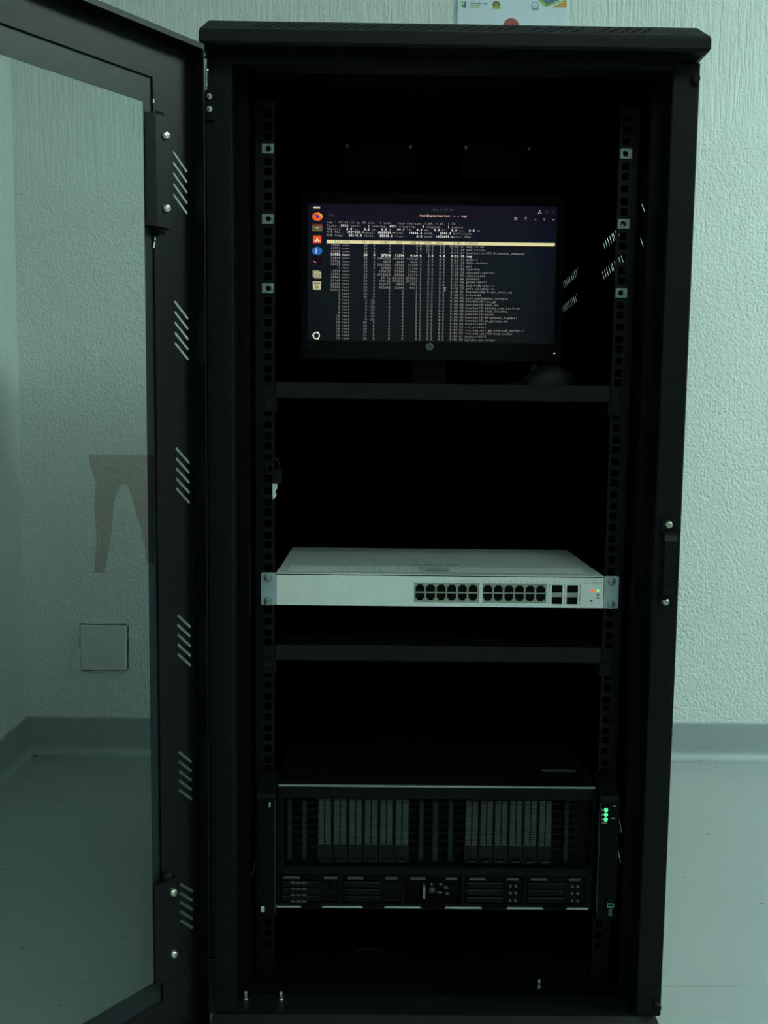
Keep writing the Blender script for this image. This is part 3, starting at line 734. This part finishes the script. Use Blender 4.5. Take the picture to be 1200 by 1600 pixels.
# bezel marks: round maker's logo, status light, labels
yb_ = YM - .006
b = NB(); prism(b, disc(-.0020, 1.0415, .0062, n=32), lambda x, z: (x, yb_ - .0004, z), lambda x, z: (x, yb_ - .00001, z)); lg = obj('logo_disc', b, M['logo_grey'], mon)
b = NB()
fl = lambda x, z: (x, yb_ - .0006, z)
def stroke(b, pts, wd):
    for (x0, z0), (x1, z1) in zip(pts, pts[1:]):
        dx, dz = x1 - x0, z1 - z0; l = math.hypot(dx, dz); nx, nz = -dz / l * wd / 2, dx / l * wd / 2
        flat(b, [(x0 + nx, z0 + nz), (x1 + nx, z1 + nz), (x1 - nx, z1 - nz), (x0 - nx, z0 - nz)], fl)
sl = .30
L_ = lambda pts: [(-.0020 + x + z * sl, 1.0415 + z) for x, z in pts]
stroke(b, L_([(-.0030, -.0028), (-.0030, .0058)]), .00085); stroke(b, L_([(-.0030, .0022), (-.0014, .0024), (-.0008, .0018), (-.0008, -.0028)]), .00085)
stroke(b, L_([(.0012, -.0058), (.0012, .0024)]), .00085); stroke(b, L_([(.0012, .0024), (.0028, .0022), (.0032, .0016), (.0032, -.0018), (.0028, -.0026), (.0012, -.0026)]), .00085)
obj('logo_letters', b, M['plastic'], lg, normals=False)
b = NB(); lathe(b, [(.0011, 0), (.0011, .0006), (0, .0008)], 10, Matrix.Translation((.2030, yb_, 1.0330)) @ RXM); tag(obj('power_light', b, emis('white_status_light', (.75, .80, 1.0), 1.6), mon), 'tiny white power light')
b = NB(); text(b, 'v2-17/19-41[39][354', -.2000, 1.2762, .0075, lambda x, z: (x, yb_ - .0003, z), .0058); tag(obj('bezel_label', b, mat('faint_bezel_print', (.035, .038, .040), .6), mon, normals=False), 'faint printed code on the upper bezel')
b = NB(); box(b, -.2010, -.1915, yb_ - .0004, yb_ - .0001, 1.0405, 1.0428); tag(obj('bezel_mark', b, mat('grey_bezel_print', (.05, .055, .055), .6), mon), 'small grey mark on the lower bezel')

# ------------------------------------------------------------------ mouse on the upper shelf
b = NB()
nu, nv = 20, 10; V = []
MX, MY = .160, .200
for i in range(nu + 1):
    t = -1 + 2 * i / nu
    row = []
    for j in range(nv + 1):
        a = PI * j / nv
        wy = max(0, 1 - abs(t) ** 2.6) ** .5
        hgt = .033 * (1 - .30 * (t - .25) ** 2) * wy ** .75
        row.append(b.verts.new((MX + t * .040, MY + math.cos(a) * .026 * wy ** .8, ZS + math.sin(a) ** .8 * hgt if 0 < j < nv else ZS)))
    V.append(row)
for i in range(nu):
    for j in range(nv): b.faces.new((V[i][j], V[i + 1][j], V[i + 1][j + 1], V[i][j + 1]))
bmesh.ops.remove_doubles(b, verts=b.verts[:], dist=1e-5)
mouse = empty('computer_mouse', (MX, MY, ZS)); tag(mouse, 'dark glossy computer mouse at the right end of the upper shelf', 'mouse')
obj('shell', b, M['plastic_matt'], mouse, True)
b = NB(); lathe(b, [(.005, -.003), (.0065, -.002), (.0065, .002), (.005, .003)], 16, Matrix.Translation((MX - .020, MY, ZS + .0265)) @ RXM); obj('scroll_wheel', b, M['rubber'], mouse, True)
b = NB(); tube(b, [(MX - .039, MY, ZS + .006), (MX - .050, MY + .003, ZS + .0035), (MX - .060, MY + .015, ZS + .0025), (MX - .062, MY + .04, ZS + .0025), (MX - .055, MY + .075, ZS + .0025), (MX - .050, MY + .100, ZS + .0025)], .0022, 8); obj('cord', b, M['rubber'], mouse, True)

# ------------------------------------------------------------------ network switch
sw = empty('network_switch', (0, YR, .6715)); tag(sw, 'off-white rack network switch with two rows of ports between the rails', 'network switch')
BX0, BX1, Z0s, Z1s, YF, YB = -.2208, .2222, .6715, .7155, .0775, .335
px = lambda u: -.2209 + (u - 432) * (.4452 / 513)
# front plate with real port openings (measured on the plate: x along it, z up)
J1, J2 = .7040, .6780
def rj(cx, top):
    wd, hh = .0061, .0050; n = .0032
    c = .6966 if top else .6849
    s = 1 if top else -1
    return [(cx - wd, c - s * hh), (cx + wd, c - s * hh), (cx + wd, c + s * hh * .45), (cx + n + .0012, c + s * hh * .45), (cx + n, c + s * hh), (cx - n, c + s * hh), (cx - n - .0012, c + s * hh * .45), (cx - wd, c + s * hh * .45)][::s]
ports = [px(655.9 + 16.55 * k) for k in range(6)] + [px(761.8 + 16.55 * k) for k in range(6)]
banks = [(px(646.5), px(748.2)), (px(753.6), px(853.6))]
sfp_x = [(px(862.0), px(878.4)), (px(885.4), px(902.8))]
sfp_z = [(.6922, .7026), (.6762, .6864)]
hol = [rect(a, c, .6772, .7042) for a, c in banks] + [rect(a, c, d, e) for a, c in sfp_x for d, e in sfp_z]
for u in (857.4, 881.8, 906.0):
    for k in range(9): hol.append(disc(px(u), .7025 - k * .0031, .00085, n=8))
hol.append(disc(px(924.6), .6812, .0016, n=12))
b = NB(); perf(b, rect(BX0, BX1, Z0s, .7128), hol, lambda x, z: (x, YF, z), lambda x, z: (x, YF + .0015, z)); obj('front_plate', b, M['switch'], sw)
b = NB(); box(b, BX0 + .0006, BX1 - .0006, YF + .0016, YB, Z0s, Z1s - .0016); obj('chassis', b, M['port'], sw)
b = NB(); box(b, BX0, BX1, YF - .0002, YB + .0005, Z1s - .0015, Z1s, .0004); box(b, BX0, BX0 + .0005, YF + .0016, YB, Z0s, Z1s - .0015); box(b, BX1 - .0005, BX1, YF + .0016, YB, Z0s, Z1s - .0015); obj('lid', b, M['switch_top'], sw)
# port shields and the openings in them
for (a, c), lst in zip(banks, (ports[:6], ports[6:])):
    b = NB(); perf(b, rect(a + .0002, c - .0002, .6774, .7040), [rj(x, t) for x in lst for t in (True, False)], lambda x, z: (x, YF + .0004, z), lambda x, z: (x, YF + .0014, z))
    pb = obj('port_shield', b, M['port_metal'], sw)
    for x in lst:
        for t in (True, False):
            b = NB(); prism(b, rj(x, t), lambda p, q: (p, YF + .00145, q), lambda p, q: (p, YF + .00158, q)); obj('ethernet_port', b, M['port'], pb)
for a, c in sfp_x:
    for d, e in sfp_z:
        b = NB(); perf(b, rect(a + .0002, c - .0002, d + .0002, e - .0002), [rect(a + .0014, c - .0014, d + .0012, e - .0012)], lambda x, z: (x, YF + .0002, z), lambda x, z: (x, YF + .0014, z))
        pb = obj('fibre_port', b, M['server_dark'], sw)
    b = NB(); box(b, a, c, YF - .0006, YF - .0001, .6868, .6918); tag(obj('fibre_port_bridge', b, M['port_metal'], sw), None)
b = NB()
for u in (857.4, 881.8, 906.0):
    for k in range(9): prism(b, disc(px(u), .7025 - k * .0031, .00085, n=8), lambda x, z: (x, YF + .0010, z), lambda x, z: (x, YF + .00155, z))
o = obj('vent_hole', b, M['port'], sw); o['kind'] = 'stuff'
fy = lambda x, z: (x, YF - .0003, z)
b = NB(); flat(b, [(px(920.5), .6954), (px(928.2), .6976), (px(928.2), .6932)], fy); tag(obj('warning_light', b, emis('orange_light', (1.0, .16, .06), 1.0), sw, normals=False), 'orange triangular light')
b = NB(); lathe(b, [(.0017, 0), (.0017, .0006), (0, .0009)], 14, Matrix.Translation((px(934), YF, .6958)) @ RXM); tag(obj('power_light', b, emis('green_light', (.40, .85, .12), 1.1), sw), 'yellow-green light')
for z in (.6902, .6858):
    b = NB(); box(b, px(931.6), px(936.2), YF - .0004, YF - .0001, z - .0010, z + .0010); obj('dark_indicator', b, M['ink'], sw)
b = NB(); prism(b, disc(px(924.6), .6812, .0016, n=12), lambda x, z: (x, YF + .0010, z), lambda x, z: (x, YF + .00155, z)); obj('reset_hole', b, M['port'], sw)
b = NB()
for k in range(24):
    x = ports[k // 2] + (-.0035 if k % 2 == 0 else .0035); s = str(k + 1)
    text(b, s, x - .0012 * len(s), .7058, .0032, fy)
text(b, '25', px(865), .7045, .0032, fy); text(b, '26', px(872), .7045, .0032, fy); text(b, '27', px(889), .7045, .0032, fy); text(b, '28', px(896), .7045, .0032, fy)
text(b, 'Networking', px(911), .7090, .0034, fy)
obj('port_numbers', b, M['ink_pale'], sw, normals=False)
b = NB(); text(b, 'Instant On', px(911), .7052, .0034, fy); obj('series_print', b, M['ink_red'], sw, normals=False)
b = NB(); text(b, '1930 24G', px(927), .7052, .0034, fy, squeeze=.8); text(b, 'I', px(924.2), .6755, .003, fy); obj('model_print', b, M['ink'], sw, normals=False)
# lid: rows of perforation rims, painted pale as if lit, logo panel, lettering
fz = lambda x, y: (x, y, Z1s + .00008)
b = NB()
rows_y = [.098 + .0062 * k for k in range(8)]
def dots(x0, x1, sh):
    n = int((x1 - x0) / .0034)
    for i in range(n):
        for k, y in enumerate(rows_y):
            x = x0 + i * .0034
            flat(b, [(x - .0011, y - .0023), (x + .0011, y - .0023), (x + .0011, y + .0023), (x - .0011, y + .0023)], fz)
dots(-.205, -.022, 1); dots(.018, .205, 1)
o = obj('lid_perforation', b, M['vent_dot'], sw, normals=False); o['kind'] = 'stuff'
b = NB(); flat(b, rect(-.0165, .0125, .100, .124), fz); obj('lid_badge', b, M['ink_pale'], sw, normals=False)
b = NB(); text(b, 'instant on', -.036, .160, .0150, lambda x, y: (x, y, Z1s + .00016), None, True); obj('lid_lettering', b, M['ink'], sw, normals=False)
# rack ears with screws
ws = NB(); lathe(ws, [(.0062, 0), (.0062, .0008), (.0046, .0009), (.0046, .0018), (.0040, .0030), (.0026, .0036), (.0016, .0036), (.0016, .0016), (0, .0016)], 22, RXM)
WS = mesh_of(ws, 'ear_screw', M['nut'], True)
for sx in (-1, 1):
    xc = BX0 - .0006 if sx < 0 else BX1 + .0006
    b = NB(); xa, xb = (xc - .0200, xc) if sx < 0 else (xc, xc + .0200)
    outl = []
    for (cx_, cz_, a) in ((xb - .002, Z1s - .002, 0), (xa + .002, Z1s - .002, PI / 2), (xa + .002, Z0s + .002, PI), (xb - .002, Z0s + .002, 3 * PI / 2)):
        for k in range(5): outl.append((cx_ + .002 * math.cos(a + PI / 8 * k), cz_ + .002 * math.sin(a + PI / 8 * k)))
    prism(b, outl, lambda x, z: (x, YF - .0002, z), lambda x, z: (x, YF + .0018, z))
    xi, xj = (xc - .0016, xc) if sx < 0 else (xc, xc + .0016); box(b, xi, xj, YF + .0018, YF + .06, Z0s + .002, Z1s - .002)
    er = obj('rack_ear', b, M['ear'], sw)
    for z in (UB + .0381, UB + .00635): place('ear_screw', WS, er, (sx * .2325, YF - .0002, z))

# ------------------------------------------------------------------ server
sv = empty('rack_server', (0, YR, .2585)); tag(sv, 'wide black rack server with grey grilles in the lowest part of the cabinet', 'server')
SY = .050; A0, A1, C0, C1 = -.2165, .2150, .2585, .4285
qx = lambda u: -.2065 + (u - 445) * (.4164 / 480)
qz = lambda v: .4125 - (v - 1247) * (.0978 / 108)
b = NB(); box(b, A0, A1, SY + .018, .84, C0, C1 - .001, .001); obj('chassis', b, M['server_dark'], sv)
b = NB(); box(b, A0, A1, SY + .010, .835, C1 - .0009, C1 + .0005); lid = obj('lid', b, M['server'], sv)
b = NB(); box(b, .152, .200, .112, .118, C1 + .0006, C1 + .0009); obj('lid_label', b, M['label_grey'], lid)
# front frame with the tall window above and five bays below
W0, W1, WZa, WZb = qx(444), qx(926), qz(1354.5), qz(1247.5)
bays = [qx(u) for u in (435.5, 533, 632, 725.5, 822.5, 921)]
hb = [rect(bays[i] + .0012, bays[i + 1] - .0012, qz(1412), qz(1366)) for i in range(5)]
b = NB(); perf(b, rect(A0, A1, C0, C1), [rect(W0, W1, WZa, WZb)] + hb, lambda x, z: (x, SY, z), lambda x, z: (x, SY + .0175, z)); fr = obj('front_frame', b, M['server'], sv)
b = NB(); box(b, A0 + .001, A1 - .001, SY - .0008, SY + .004, C1 + .0001, C1 + .0016, .0003); tag(obj('top_trim', b, M['bright_edge'], sv), 'bright strip along the top edge')
b = NB()
cuts = [(-.2165, -.1735), (-.1485, -.0850), (-.0600, .0020), (.0270, .0890), (.1150, .1750), (.1980, .2130)]
cuts = [(qx(432), qx(475)), (qx(500), qx(572)), (qx(598), qx(664)), (qx(694), qx(760)), (qx(792), qx(857)), (qx(886), qx(925))]
for a, c in cuts:
    b = NB(); box(b, a, c, SY - .0010, SY + .003, C0 - .0016, C0 + .0010, .0003); tag(obj('bottom_trim', b, M['bright_edge'], sv), 'bright strip along the bottom edge')
for (a, c), (d, e) in zip(cuts, cuts[1:]):
    b = NB(); m_ = (c + d) / 2; h_ = (d - c) / 2 + .004
    prism(b, [(m_ - h_, C0 + .0012), (m_ - h_ * .7, C0 - .0022), (m_ + h_ * .7, C0 - .0022), (m_ + h_, C0 + .0012), (m_ + h_ * .6, C0 + .0028), (m_ - h_ * .6, C0 + .0028)], lambda x, z: (x, SY - .0030, z), lambda x, z: (x, SY - .0001, z))
    obj('release_tab', b, M['server_dark'], sv)
# carriers in the window: six grilles, centre slots, six grilles
def carrier(x0, x1, wide=True):
    b = NB(); z0, z1 = WZa + .002, WZb - .002; yf = SY + .008
    box(b, x0 + .0006, x1 - .0006, yf, SY + .0176, z0, z1)
    o = obj('module_carrier', b, M['grille_dim'], sv)
    b = NB(); zb = qz(1322)
    wd = x1 - x0
    cols = ((.10, .44), (.54, .88)) if wide else ((.1, .9),)
    for c0, c1 in cols:
        n = 26
        for k in range(n):
            z = zb + (z1 - .001 - zb) * k / n
            box(b, x0 + wd * c0, x0 + wd * c1, yf - .0022, yf - .0001, z, z + (z1 - zb) / n * .62)
    g = obj('grille_slats', b, M['grille'], o); g['kind'] = 'stuff'
    b = NB(); box(b, x0 + wd * .2, x1 - wd * .2, yf - .005, yf - .0001, z0 + .002, z0 + .006, .001); obj('pull_tab', b, M['server'], o)
for grp in ((495, 641), (727, 866)):
    st = (grp[1] - grp[0]) / 6
    for k in range(6): carrier(qx(grp[0] + st * k), qx(grp[0] + st * (k + 1)))
def bar_col(u0, u1):
    b = NB(); box(b, qx(u0), qx(u1), SY + .006, SY + .0176, WZa + .006, WZb - .003)
    o = obj('divider', b, M['grille_dim'], sv)
    b = NB(); n = 30; zz = WZb - .004 - (WZa + .012)
    for k in range(n): box(b, qx(u0 + (u1 - u0) * .2), qx(u1 - (u1 - u0) * .2), SY + .0045, SY + .0059, WZa + .012 + zz * k / n, WZa + .012 + zz * (k + .6) / n)
    o2 = obj('divider_slats', b, M['divider'], o); o2['kind'] = 'stuff'
for u0, u1 in ((448, 456), (471, 479), (655, 663), (676, 686), (701, 709), (884, 891)): bar_col(u0, u1)
b = NB()
for u0, u1 in ((457, 470), (480, 494), (642, 654), (664, 675), (687, 700), (710, 726), (868, 883), (892, 902)):
    for k in range(7): box(b, qx(u0), qx(u1), SY + .012, SY + .0176, qz(1258 + k * 12) - .0006, qz(1258 + k * 12) + .0006)
o = obj('slot_rungs', b, M['grille_dim'], sv); o['kind'] = 'stuff'
# lower bays
for i in range(5):
    x0, x1 = bays[i] + .0014, bays[i + 1] - .0014; z0, z1 = qz(1411.8), qz(1366.4); wd = x1 - x0
    yf = SY + (.004 if i != 2 else .014)
    b = NB(); box(b, x0, x1, yf, SY + .0177, z0, z1); o = obj('drive_bay', b, M['server_dark'], sv)
    for a0, a1 in ((.10, .36), (.72, .92)) if i else ((.06, .34), (.74, .96)):
        b = NB(); box(b, x0 + wd * a0, x0 + wd * a1, SY - .0004, yf - .0001, qz(1373.2), qz(1370.8)); obj('label_strip', b, M['label_grey'], o)
    if i != 2:
        for r in range(3):
            b = NB(); za = qz(1379 + r * 11.4); box(b, x0 + wd * .04, x0 + wd * .66, SY + .0008, yf - .0001, za - .0075, za + .0005, .0008); obj('drive_tray', b, M['server'], o)
            b = NB()
            for dx in (.79, .88): lathe(b, [(.0020, 0), (.0020, .003), (0, .0034)], 10, Matrix.Translation((x0 + wd * dx, yf, za - .0040)) @ RXM)
            obj('drive_latch', b, M['label_grey'] if i >= 3 else M['grille_dim'], o)
    if i == 0:
        b = NB()
        for r in range(4):
            for c in range(3): box(b, qx(454.5 + c * 9), qx(461.5 + c * 9), SY - .0006, SY + .0007, qz(1380.6 + r * 9.8), qz(1378.2 + r * 9.8))
        obj('lettered_strip', b, M['label_grey'], o)
    if i == 2:   # recessed connectors
        b = NB(); box(b, qx(663.6), qx(666.4), SY + .0006, yf - .0001, qz(1404), qz(1387)); obj('bright_latch', b, M['bright_edge'], o)
        b = NB(); lathe(b, [(.0045, 0), (.0045, .004), (.003, .0052), (0, .0055)], 14, Matrix.Translation((qx(678), yf, qz(1396))) @ RXM); obj('round_connector', b, M['grille'], o, True)
        for (u, v, ww, h2) in ((677, 1386, 2.5, 2), (692, 1386, 3, 1.6), (700, 1391, 3.5, 2.5), (690, 1399.5, 4.5, 1.2), (702.5, 1401, 3.2, 2)):
            b = NB(); box(b, qx(u - ww), qx(u + ww), yf - .005, yf - .0001, qz(v + h2), qz(v - h2), .0006); obj('connector', b, M['grille'], o)
# ears: deep handles with sloping tops, latches, indicator lights
for sx in (-1, 1):
    xi = A0 - .0008 if sx < 0 else A1 + .0008; xo = sx * .2425
    xa, xb = sorted((xi, xo))
    b = NB(); pr = [(YR - .0001, C0 - .006), (.0300, C0 - .006), (.0280, C0 - .003), (.0280, .4205), (.0310, .4250), (.0600, .4400), (YR - .0001, .4400)]
    prism(b, pr, lambda y, z: (xa, y, z), lambda y, z: (xb, y, z)); bmesh.ops.bevel(b, geom=b.edges[:], offset=.0008, segments=1, affect='EDGES')
    er = obj('handle_ear', b, M['ear_black'], sv)
    b = NB(); box(b, xi - .0004, xi + .0004, .0276, .0279, C0 + .004, .418); tag(obj('edge_trim', b, M['grille'], er), None)
    b = NB(); xc = sx * .2335
    box(b, xc - .0050, xc + .0050, .0250, .0279, .2600, .2840, .0012); la = obj('ear_latch', b, M['server_dark'], er)
    b = NB(); box(b, xc - .0028, xc + .0028, .0225, .0249, .2640 if sx < 0 else .2620, .2720, .0008); tag(obj('latch_tongue', b, M['zinc'] if sx < 0 else M['grille'], er), None)
    if sx < 0:
        b = NB(); box(b, -.2262, -.2232, .0268, .0279, .4085, .4150, .0006); obj('silver_tab', b, M['bright_edge'], er)
        b = NB(); lathe(b, [(.0016, 0), (.0016, .001), (0, .0013)], 10, Matrix.Translation((xc, .0279, .2800)) @ RXM); obj('latch_pin', b, M['zinc'], er)
    else:
        eg = emis('bright_green_light', (.12, .95, .38), 1.0)
        for z in (.4080, .4015, .3950):
            b = NB(); lathe(b, [(.0028, 0), (.0028, .0006), (.0018, .0012), (0, .0013)], 16, Matrix.Translation((.2240, .0279, z)) @ RXM); tag(obj('status_light', b, eg, er), 'glowing green status light')
        b = NB()
        for z in (.4080, .4015, .3950): box(b, .2185, .2198, .0276, .0278, z - .0012, z + .0012)
        box(b, .2190, .2260, .0276, .0278, .3898, .3910); box(b, .2330, .2370, .0276, .0278, .4130, .4142); box(b, .2315, .2365, .0276, .0278, .3962, .3974)
        obj('indicator_print', b, M['ink_pale'], er)
        b = NB(); box(b, .2328, .2362, .0274, .0278, .3840, .3950); obj('ear_slot', b, M['server_dark'], er)
        b = NB(); perf(b, rect(xc - .0046, xc + .0046, .2740, .2790), [rect(xc - .0036, xc + .0036, .2749, .2781)], lambda x, z: (x, .0236, z), lambda x, z: (x, .0249, z)); tag(obj('green_tag', b, mat('teal_tag', (.05, .30, .20), .5), er), 'small teal outlined tag')

# ------------------------------------------------------------------ key on the left rail
key = empty('cabinet_key', (-.2245, .0775, .8400)); tag(key, 'small silver key with black plastic head hanging on the left rail', 'key')
b = NB(); tube(b, [(-.2252 + .0085 * math.sin(a), .0742 + .0026 * math.cos(a), .8600 + .0105 * math.cos(a)) for a in [2 * PI * k / 32 for k in range(32)]], .0007, 6, True); obj('key_ring', b, M['server'], key, True)
b = NB(); hp = [(-.2258, .8370), (-.2268, .8480), (-.2250, .8540), (-.2165, .8560), (-.2130, .8520), (-.2132, .8375), (-.2160, .8360)]
prism(b, hp, lambda x, z: (x, .0735, z), lambda x, z: (x, .0785, z)); obj('key_head', b, M['plastic_matt'], key)
b = NB(); kp = [(-.2262, .8362), (-.2195, .8362), (-.2198, .8300), (-.2216, .8270), (-.2218, .8240), (-.2206, .8220), (-.2214, .8190), (-.2248, .8150), (-.2260, .8165)]
prism(b, kp, lambda x, z: (x, .0752, z), lambda x, z: (x, .0768, z)); obj('key_blade', b, M['key_blade'], key)

# ------------------------------------------------------------------ loose cable end on the cabinet floor
b = NB(); tube(b, [(-.115 + .0550 * t, .140 + .012 * math.sin(PI * t), .1400 + .0015 * math.sin(PI * t)) for t in [k / 12 for k in range(13)]], .0028, 8)
tag(obj('patch_cable', b, M['plastic'], None, True, loc=(-.09, .145, .1372)), 'short dark cable end lying on the cabinet floor below the server', 'cable')

# ------------------------------------------------------------------ wall plate and poster
wp = empty('wall_plate', (-.817, 1.378, .2935)); tag(wp, 'square painted blank wall plate low on the back wall, behind the glass door', 'wall plate')
P0, P1, Q0, Q1 = -.8790, -.7560, .2320, .3555
b = NB(); box(b, P0, P1, 1.3700, 1.3799, Q0, Q1, .002); obj('outer_frame', b, M['plate'], wp)
b = NB(); box(b, P0 + .023, P1 - .023, 1.3682, 1.3699, Q0 + .022, Q1 - .020, .0012); obj('inner_cover', b, M['plate'], wp)
b = NB(); random.seed(3)
def ragged(x0, z0, x1, z1):
    n = 9; L = Vector((x1 - x0, z1 - z0)); nr = Vector((-L.y, L.x)).normalized(); up = []; dn = []
    for k in range(n + 1):
        p = Vector((x0, z0)) + L * k / n; up.append(p + nr * random.uniform(.0008, .0038)); dn.append(p - nr * random.uniform(.0002, .0012))
    prism(b, [tuple(p) for p in up] + [tuple(p) for p in reversed(dn)], lambda x, z: (x, 1.3794, z), lambda x, z: (x, 1.3799, z))
ragged(P0 - .0008, Q0 - .002, P0 - .0008, Q1); ragged(P1 + .003, Q1 + .0006, P1 + .001, Q0); ragged(P0, Q1 + .0006, P1, Q1 + .0006); ragged(P1, Q0 - .0008, P0, Q0 - .0008)
tag(obj('plaster_gap', b, M['seam'], wp), 'ragged dark gap in the plaster around the plate')

po = empty('wall_poster', (.2475, 1.378, 1.79)); tag(po, 'white framed certificate with small emblems on the back wall above the cabinet', 'poster')
YP = 1.3745
b = NB(); box(b, .1075, .3880, YP, 1.3799, 1.790, 1.990, .0006); obj('sheet', b, M['paper'], po)
fp = lambda d: (lambda x, z: (x, YP - .0002 - d, z))
ux = lambda u: .1069 + (u - 714) * (.2813 / 172)
uz = lambda v: 1.9843 - v * .001633
def pp(name, polys, m, d=0):
    b = NB()
    for p in polys: flat(b, [(ux(u), uz(v)) for u, v in p], fp(d))
    obj(name, b, M[m], po, normals=False)
pp('corner_green', [[(836, -2), (843, -2), (854, 8.6), (851, 11.4)], [(851, 11.4), (851.5, 8.4), (884, -1), (882, 1.5)]], 'p_green', .0002)
pp('corner_slate', [[(842, -1.5), (878, -1.5), (853, 8.6)]], 'p_navy')
pp('corner_orange', [[(861, 11.5), (884, 0.5), (884, 11.5)]], 'p_orange')
pp('red_seal', [E_(798.5, 40.5, 12.5, 12.0, n=30)], 'p_red')
pp('round_emblem', [E_(774.5, 9, 6.2, 5.8)], 'p_olive'); pp('emblem_base', [[(767.5, 15.4), (770, 10.5), (779, 10.5), (781.5, 15.4)]], 'p_gold', .0002); pp('emblem_tree', [[(772.6, 11), (774.5, 4.6), (776.4, 11)]], 'p_gold', .0004)
pp('blue_emblem', [E_(835, 9, 5.8, 5.6)], 'p_steel'); pp('blue_emblem_face', [E_(835, 8.6, 4.4, 4.2)], 'paper', .0002); pp('blue_emblem_band', [[(829, 13.2), (841, 13.2), (840, 16.6), (830, 16.6)]], 'p_steel', .0004); pp('blue_emblem_mark', [[(834.2, 11), (837, 5.6), (835.6, 11)]], 'p_steel', .0004)
pp('leaf_logo', [[(719.6, 4.2), (724, 3.8), (722, 9), (722.6, 13.8), (720, 12)]], 'p_green'); pp('leaf_logo_dark', [[(722, 12), (725, 6), (727.6, 4.4), (727.6, 13.8), (724, 14.2)]], 'p_navy', .0002); pp('leaf_logo_gold', [[(723.8, 5.6), (727.6, 3.2), (726, 7.2)]], 'p_gold', .0003)
random.seed(11)
def strokes(name, rows_, m):
    b = NB()
    for u0, u1, v0, v1 in rows_:
        u = u0
        while u < u1:
            wd = random.uniform(.7, 1.5); flat(b, rect(ux(u), ux(min(u + wd, u1)), uz(v1), uz(v0 + random.uniform(0, .4))), fp(0)); u += wd + .45
    o = obj(name, b, M[m], po, normals=False); o['kind'] = 'stuff'
strokes('heading_print', [(734, 751.5, 5.9, 8.4), (753.5, 760.2, 5.9, 8.4)], 'p_navy'); strokes('subheading_print', [(734, 750, 9.4, 11.4), (734, 748, 12.2, 13.8)], 'p_gold')
